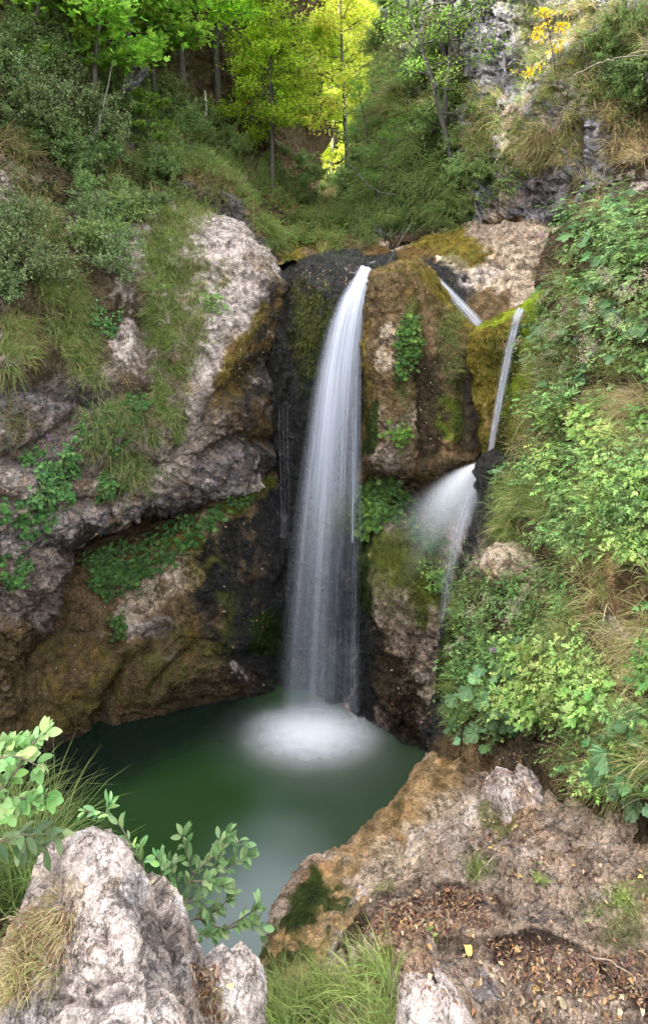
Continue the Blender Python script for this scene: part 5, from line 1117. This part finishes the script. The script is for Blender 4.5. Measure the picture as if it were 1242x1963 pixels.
# ------------------------------------------------------------------ boulders
def boulder(name, label, rows, base, zones, off, **kw):
    return rockmass(name, rows, base, zones, off=off, label=label, cat='boulder', step=2.0, **kw)
boulder('boulder', 'big pale lichen spotted boulder in the left foreground above the pool', [
    [(60, 1800, 2.75), (105, 1770, 2.75), (150, 1740, 2.75), (200, 1740, 2.75), (260, 1770, 2.75), (320, 1810, 2.75), (372, 1870, 2.7), (425, 1950, 2.6), (450, 2000, 2.6)],
    [(66, 1760, 2.35), (102, 1670, 2.22), (140, 1618, 2.13), (205, 1622, 2.1), (262, 1672, 2.12), (318, 1740, 2.15), (352, 1800, 2.15), (380, 1880, 2.1), (395, 1960, 2.1)],
    [(48, 1810, 2.12), (98, 1720, 2.0), (145, 1650, 1.98), (208, 1668, 1.95), (262, 1725, 1.95), (312, 1785, 1.97), (352, 1860, 2.0), (385, 1940, 2.0), (405, 2000, 2.0)],
    [(10, 1890, 2.0), (80, 1820, 1.9), (150, 1775, 1.85), (220, 1780, 1.8), (275, 1815, 1.8), (325, 1880, 1.82), (365, 1945, 1.88), (400, 2010, 1.9), (425, 2080, 1.9)],
    [(-60, 1980, 1.9), (60, 1930, 1.8), (140, 1890, 1.73), (220, 1890, 1.68), (290, 1920, 1.67), (345, 1980, 1.7), (390, 2060, 1.75), (430, 2140, 1.8), (450, 2180, 1.8)],
    [(-60, 2150, 1.75), (60, 2120, 1.66), (140, 2090, 1.6), (220, 2080, 1.56), (290, 2110, 1.55), (350, 2160, 1.58), (400, 2220, 1.65), (440, 2280, 1.7), (460, 2300, 1.75)]],
    'pale', [([(40, 1830), (110, 1760), (130, 1720)], 40, 'tan', .8), ([(0, 1900), (60, 1880)], 60, 'tan', .7), ([(110, 1690), (150, 1700)], 18, 'warm', .8), ([(250, 1700), (270, 1790)], 30, 'grey', .7), ([(60, 1940), (160, 1950), (320, 1940)], 50, 'grey', .5), ([(170, 1660), (200, 1760)], 20, 'grey', .5), ([(140, 1800), (120, 1870)], 26, 'tan', .6), ([(240, 1880), (300, 1850)], 20, 'grey', .6), ([(250, 1650), (310, 1730)], 14, 'warm', .7), ([(330, 1900), (370, 1950)], 24, 'tan', .7), ([(215, 1700), (190, 1720)], 14, 'rust', .5), ([(280, 1750), (330, 1820)], 26, 'purple', .8), ([(190, 1830), (220, 1850)], 16, 'brown', .8)],
    203, big=.05, facet=.045, mid=.022, fine=.009, fs=2.2, grooves=[([(200, 1790), (225, 1860), (160, 1900)], 10, .035), ([(100, 1910), (200, 1935), (240, 1900)], 9, .03), ([(290, 1830), (300, 1960)], 10, .03)])
def blob(name, label, px, py, Y, rx, ry, rz, base, zones, off, rot=0, fs=5.5, am=1.0, cat='boulder'):
    rows = []
    c = P(px, py, Y)
    for i, th in enumerate(np.linspace(.02, 2.3, 7)):
        row = []
        for a in np.linspace(-2.6, 2.6, 9):
            x = rx * math.sin(th) * math.sin(a); y = -ry * math.sin(th) * math.cos(a); z = rz * math.cos(th)
            x, y = x * math.cos(rot) - y * math.sin(rot), x * math.sin(rot) + y * math.cos(rot)
            X, Y_, Z = c[0] + x, c[1] + y, c[2] + z
            row.append((CX + X / Y_ * F, HY + (CAMZ - Z) / Y_ * F, Y_))
        rows.append(row)
    return boulder(name, label, rows, base, zones, off, big=.04 * am, facet=.05 * am, mid=.03 * am, fine=.009 * am, fs=fs)
blob('boulder', 'small pale boulder standing right against the big foreground boulder', 440, 1925, 2.05, .105, .12, .16, 'pale', [([(400, 1900)], 26, 'grey', .6)], 211, fs=3, am=.7)
blob('boulder', 'small pale angular boulder at the bottom edge beside the grass', 835, 1985, 1.98, .10, .16, .15, 'pale', [([(830, 1900)], 20, 'moss', .5)], 223, rot=.3, fs=3, am=.6)
blob('boulder', 'pale rock with rusty stain half buried in the right bank', 972, 1085, 6.05, .24, .25, .19, 'warm', [([(950, 1050)], 26, 'rust', .7), ([(980, 1100), (930, 1110)], 26, 'brown', .7)], 227, fs=3.5, am=.8)
blob('boulder', 'black wet rounded rock at the foot of the narrow fall', 950, 930, 7.35, .24, .3, .36, 'wet', [], 229, fs=3, am=1.5)
blob('boulder', 'rough pale limestone block where the bank meets the rock floor', 985, 1535, 4.15, .18, .24, .15, 'pale', [([(960, 1560)], 20, 'moss', .8), ([(1000, 1530)], 18, 'tan', .6)], 231, fs=3, am=.7)
blob('boulder', 'mossy brown stone sitting in the gully above the pool lip', 585, 505, 11.1, .30, .3, .28, 'brown', [([(560, 490)], 26, 'gold'), ([(585, 520)], 18, 'lime', .6)], 233, fs=3, am=1.5)
blob('boulder', 'low mossy hump of rock among the fallen leaves', 760, 1850, 2.5, .17, .2, .09, 'tan', [([(740, 1830)], 40, 'moss', .8)], 235)
bvh = BVHTree.FromPolygons([tuple(v) for v in np.concatenate(BV)], [tuple(f) for f in np.concatenate(BF)])

# ------------------------------------------------------------------ fallen leaves
DC = {'tan': [(.38, .27, .16), (.44, .33, .21)], 'orange': [(.31, .18, .08), (.27, .15, .07)], 'brown': [(.17, .095, .055), (.12, .07, .05)], 'yellow': [(.60, .42, .06), (.66, .5, .12)]}
def dryleaf(seed, cols):
    r = np.random.default_rng(seed); g = Geo(); v, f = OVAL; v = v.copy()
    v[:, 2] += r.uniform(.3, .9) * v[:, 1] ** 2 + .25 * (v[:, 0] - .5) ** 2 * r.choice([1, -1]) + .04 * r.normal(size=len(v))
    leaves(g, (v, f), np.zeros((1, 3)), np.array([[1., 0, 0]]), np.array([[0, 0, 1.]]), 1.0, r.uniform(.4, .7), mixcol(cols, 1, r)); return g.build('fallen_leaf', DRY)
DL = {k: [dryleaf(300 + i, c) for i in range(4)] for k, c in DC.items()}
FLOORP = [(640, 1800), (780, 1660), (900, 1570), (1000, 1500), (1242, 1600), (1242, 1963), (900, 1963), (720, 1870)]
def fallen(px, py, kind, s, label, group=None):
    h_ = hit(px, py)
    if not h_: return
    loc, n = h_
    z = norm(n + rdir(1)[0] * .35); x = norm(np.cross(rdir(1)[0], z)); y = np.cross(z, x)
    M = Matrix(((x[0], y[0], z[0]), (x[1], y[1], z[1]), (x[2], y[2], z[2]))).to_4x4() @ Matrix.Scale(s, 4); M.translation = Vector(loc + n * .006)
    o = tag(bpy.data.objects.new('fallen_leaf', random.choice(DL[kind])), label, 'leaf', group); C.objects.link(o); o.matrix_world = M
dens = [([(940, 1560), (1080, 1640), (1010, 1700), (900, 1650)], 55), ([(880, 1790), (1050, 1800), (1242, 1840), (1242, 1950), (960, 1930)], 95), (FLOORP, 60), ([(700, 1740), (860, 1700), (920, 1740), (780, 1790)], 40), ([(1080, 1640), (1242, 1640), (1242, 1720), (1100, 1700)], 25), ([(380, 1850), (420, 1850), (440, 1900), (400, 1900)], 8), ([(20, 1790), (90, 1800), (70, 1870), (10, 1860)], 14)]
for poly, n in dens:
    for (x, y) in sample(poly, n):
        kd = random.choices(list(DL), [.30, .28, .39, .03])[0]
        fallen(x, y, kd, random.uniform(.016, .038), {'tan': 'pale tan curled dead leaf lying on the foreground rock', 'orange': 'orange brown dead leaf lying on the foreground rock', 'brown': 'dark brown dead leaf lying on the foreground rock', 'yellow': 'small yellow dead leaf lying on the foreground rock'}[kd], kd + ' fallen leaves')
fallen(891, 1812, 'yellow', .06, 'bright yellow leaf alone on the dark mud of the rock floor'); fallen(1000, 1885, 'tan', .065, 'large pale folded leaf near the bottom of the rock floor')
gl = Geo()
for poly, n in [(FLOORP, 900), ([(680, 1800), (740, 1740), (860, 1700), (960, 1720), (860, 1750), (740, 1790)], 900), ([(700, 1760), (900, 1720), (960, 1780), (760, 1800)], 900), ([(920, 1800), (1242, 1840), (1242, 1920), (1000, 1900)], 1100), ([(900, 1440), (1000, 1440), (1000, 1500), (900, 1520)], 300), ([(1080, 1080), (1200, 1080), (1140, 1200), (1080, 1200)], 260), ([(30, 1740), (150, 1760), (120, 1860), (0, 1880)], 500), ([(360, 1850), (420, 1860), (430, 1963), (380, 1940)], 200)]:
    pos, nr = surf(poly, n); m = len(pos); nn = norm(nr + rdir(m) * .5); L = rng.uniform(.008, .03, m)
    leaves(gl, KITE, pos + nr * .004, norm(np.cross(nn, rdir(m))), nn, L, L * rng.uniform(.25, .6, m), mixcol(DC['tan'][:1] + DC['orange'] + DC['brown'] * 3, m))
tag(link('leaf_litter', gl.build('leaf_litter', DRY, smooth=False)), 'fine brown leaf litter scattered over the foreground rock', 'leaf litter', kind='stuff')
gl = Geo()
for poly, n, sz in [([(430, 960), (540, 960), (530, 1320), (420, 1300)], 70, .05), ([(560, 505), (690, 505), (680, 540), (570, 560)], 160, .04), ([(440, 620), (530, 600), (520, 720), (450, 740)], 120, .05), ([(0, 1150), (300, 1150), (300, 1400), (50, 1400)], 220, .035), ([(700, 560), (880, 640), (870, 860), (710, 860)], 260, .035), ([(720, 1180), (840, 1200), (830, 1400), (740, 1380)], 160, .04), ([(640, 560), (1050, 480), (1040, 560), (900, 560)], 160, .04)]:
    pos, nr = surf(poly, n); m = len(pos); nn = norm(nr + rdir(m) * .6); L = sz * rng.uniform(.4, 1.1, m)
    leaves(gl, KITE, pos + nr * .006, norm(np.cross(nn, rdir(m))), nn, L, L * .55, mixcol(DC['tan'] + DC['orange'] + [(.5, .42, .3)], m))
tag(link('leaf_litter', gl.build('leaf_litter', DRY, smooth=False)), 'stray dead leaves stuck to the wet rocks round the falls', 'leaf litter', kind='stuff')
# straw on the big boulder
grass('dry_grass', 'dry straw grass lying over the left side of the big boulder', [
    ([(30, 1760), (110, 1720), (150, 1760), (120, 1830), (30, 1850)], 700, .085, .0022, ST + [(.42, .34, .17)], .9, 40), ([(-20, 1850), (60, 1850), (60, 1930), (-20, 1930)], 600, .10, .0024, ST, .8, 30), ([(370, 1850), (410, 1850), (430, 1930), (400, 1963)], 160, .06, .002, ST, .8, 12), ([(55, 1860), (110, 1850), (100, 1900)], 100, .08, .0025, GB + ST, .6, 4)])

for i, (a, b, lb) in enumerate([((960, 1640), (905, 1700), 'thin dead twig lying near the small grass tuft on the rock floor'), ((1120, 1835), (1230, 1905), 'long curved dead twig beside the wet channel at lower right'), ((770, 1700), (840, 1680), 'short dead twig among the leaves of the upper litter hollow'), ((1000, 1590), (1060, 1660), 'dead twig at the foot of the bank by the pale outcrop'), ((690, 1905), (650, 1790), 'thin dry stem sticking up from the foreground grass')]):
    A, B_ = hit(*a), hit(*b)
    if A and B_:
        g = Geo(); u = np.linspace(0, 1, 9)[:, None]; q = A[0] * (1 - u) + B_[0] * u + A[1] * .012 + np.cumsum(rng.normal(size=(9, 3)) * .006, 0); q[:, 2] += .02 * np.sin(np.pi * u[:, 0])
        tube(g, q, .0035, .0018, 5, (.22, .16, .11)); tag(link('dead_twig', g.build('dead_twig', BARK)), lb, 'twig')

# ------------------------------------------------------------------ leafy branches in front of the pool
def branch(name, label, stems, cols, leaf, per, seed, wl=.5):
    r = np.random.default_rng(seed); gs = Geo(); gl = Geo()
    for pts, r0 in stems:
        c = np.array(pts, float); tt = np.linspace(0, len(c) - 1, len(c) * 6); q = Pa(spline(c, np.arange(len(c)), tt)); tube(gs, q, r0, r0 * .35, 6, (.11, .085, .06))
        n = int(per * len(c)); f = r.uniform(.25, 1, n); f[:2] = 1
        i = np.minimum((f * (len(q) - 1)).astype(int), len(q) - 2); tn = norm(q[i + 1] - q[i])
        d = norm(tn * .8 + rdir(n, r) * .75 + np.array([0, -.1, .1])); nn = norm(np.array([0, -.35, .8]) + rdir(n, r) * .45); L = leaf * r.uniform(.6, 1.2, n)
        leaves(gl, OVAL, q[i] + d * .006, d, nn, L, L * wl, mixcol(cols, n, r, .12))
    t = thing(name, label, 'shrub', P(*stems[0][0][0]))
    child_mesh('stem', gs.build('stem', BARK), t); child_mesh('foliage', gl.build('foliage', LEAF), t); return t
WB = [(.13, .215, .08), (.175, .26, .105), (.09, .16, .055), (.22, .30, .12)]
YL = [(.30, .42, .13), (.36, .46, .16)]
B0 = (318, 1800, 2.42)
branch('leafy_shrub', 'broad shrub of oval leaves leaning over the pool beside the big boulder', [
    ([B0, (345, 1740, 2.45), (370, 1680, 2.5), (410, 1640, 2.55), (440, 1610, 2.6)], .006), ([(345, 1740, 2.45), (390, 1700, 2.5), (440, 1660, 2.5), (478, 1640, 2.5)], .004), ([(335, 1770, 2.4), (380, 1760, 2.4), (420, 1740, 2.4), (440, 1720, 2.4)], .004),
    ([(370, 1680, 2.5), (360, 1640, 2.5), (350, 1600, 2.5)], .003), ([(410, 1640, 2.55), (430, 1600, 2.6), (470, 1625, 2.6)], .003), ([(345, 1740, 2.45), (340, 1690, 2.4), (325, 1650, 2.4)], .003), ([(380, 1760, 2.4), (430, 1780, 2.35), (470, 1770, 2.35), (505, 1780, 2.35)], .004),
    ([(335, 1770, 2.4), (370, 1790, 2.35), (410, 1790, 2.35)], .003), ([(430, 1780, 2.35), (480, 1750, 2.35), (495, 1735, 2.35)], .003), ([(370, 1690, 2.45), (400, 1690, 2.42), (430, 1700, 2.4)], .003), ([(390, 1700, 2.5), (420, 1650, 2.48), (425, 1610, 2.48)], .003), ([(350, 1730, 2.4), (385, 1730, 2.4), (410, 1760, 2.4)], .003)], WB, .044, 7, 5, .44)
branch('leafy_sprig', 'thin sprig of fresh yellow green leaves rising over the big boulder top', [
    ([(285, 1690, 2.3), (262, 1640, 2.3), (235, 1590, 2.3), (205, 1560, 2.3), (160, 1556, 2.3)], .003), ([(285, 1690, 2.3), (270, 1650, 2.32), (262, 1620, 2.32)], .002), ([(300, 1720, 2.3), (310, 1670, 2.3), (300, 1640, 2.3)], .002), ([(205, 1560, 2.3), (212, 1540, 2.3)], .0015)], YL + WB, .042, 5, 6, .36)
branch('leafy_branch', 'pale green leafy branch reaching in from the left edge over the pool', [
    ([(-80, 1560, 1.7), (-20, 1530, 1.7), (30, 1480, 1.7), (60, 1430, 1.7), (88, 1405, 1.7)], .006), ([(-20, 1530, 1.7), (40, 1530, 1.7), (95, 1525, 1.7)], .004), ([(-80, 1500, 1.75), (-10, 1470, 1.75), (40, 1440, 1.75), (60, 1420, 1.75)], .004), ([(-60, 1480, 1.65), (20, 1450, 1.65), (80, 1470, 1.65)], .003), ([(-60, 1580, 1.7), (0, 1560, 1.7), (60, 1550, 1.7), (90, 1530, 1.7)], .004), ([(-60, 1450, 1.7), (0, 1440, 1.7), (30, 1420, 1.7)], .003)], [(.19, .31, .10), (.25, .37, .14), (.13, .23, .07), (.32, .40, .15)], .038, 8, 7, .6)
branch('leafy_branch', 'darker leafy twig low at the left edge above the grass', [
    ([(-60, 1640, 2.0), (0, 1610, 2.0), (60, 1600, 2.0), (115, 1600, 2.0)], .004), ([(0, 1610, 2.0), (50, 1620, 2.0), (90, 1630, 2.0)], .003)], [(.12, .20, .08), (.16, .24, .10), (.09, .15, .06)], .055, 6, 8, .38)

# the land the gorge is cut into
n_ = 40; gx, gy = np.meshgrid(np.linspace(-400, 400, n_), np.linspace(-300, 450, n_)); gp = np.stack([gx, gy, -1.6 + 0 * gx], -1)
link('ground', mesh('ground', gp, grid_faces(n_, n_), ROCK, np.ones((n_, n_, 3)) * np.array([.06, .07, .03]), {'rgh': np.full((n_, n_), .95), 'smo': np.ones((n_, n_))}))['kind'] = 'structure'

# ------------------------------------------------------------------ camera, sky, sun
sc = bpy.context.scene
cam = bpy.data.objects.new('camera', bpy.data.cameras.new('camera')); C.objects.link(cam)
cam.location = (0, 0, CAMZ); cam.rotation_euler = (math.radians(90), 0, 0)
cam.data.sensor_fit = 'VERTICAL'; cam.data.sensor_height = 36; cam.data.lens = F / 1963 * 36
cam.data.shift_y = -(981.5 - HY) / 1963; cam.data.clip_end = 500; cam.data.clip_start = .05
sc.camera = cam

SUN_EL, SUN_AZ = math.radians(41), math.radians(288)     # azimuth: clockwise from +Y
w = bpy.data.worlds.new('World'); sc.world = w; w.use_nodes = True
nt = w.node_tree; bg = nt.nodes['Background']
sky = nt.nodes.new('ShaderNodeTexSky'); sky.sky_type = 'NISHITA'; sky.sun_disc = False
sky.sun_elevation = SUN_EL; sky.sun_rotation = SUN_AZ; sky.air_density = 1.0; sky.dust_density = 3.0; sky.ozone_density = 1.0
hs = nt.nodes.new('ShaderNodeHueSaturation'); hs.inputs['Saturation'].default_value = .28      # thin overcast
nt.links.new(sky.outputs[0], hs.inputs['Color']); nt.links.new(hs.outputs[0], bg.inputs[0]); bg.inputs[1].default_value = .15
sl = bpy.data.lights.new('sun', 'SUN'); sl.energy = 3.2; sl.angle = math.radians(1.5); sl.color = (1, .95, .86)
so = bpy.data.objects.new('sun', sl); C.objects.link(so)
dv = Vector((math.sin(SUN_AZ) * math.cos(SUN_EL), math.cos(SUN_AZ) * math.cos(SUN_EL), math.sin(SUN_EL)))
so.rotation_euler = dv.to_track_quat('Z', 'Y').to_euler()
sc.view_settings.view_transform = 'Standard'; sc.view_settings.look = 'None'; sc.view_settings.exposure = 3.6; sc.view_settings.gamma = 1.0
sc.cycles.use_denoising = True
sc.cycles.max_bounces = 8; sc.cycles.diffuse_bounces = 4; sc.cycles.transparent_max_bounces = 24; sc.cycles.transmission_bounces = 4
sc.cycles.caustics_reflective = False; sc.cycles.caustics_refractive = False
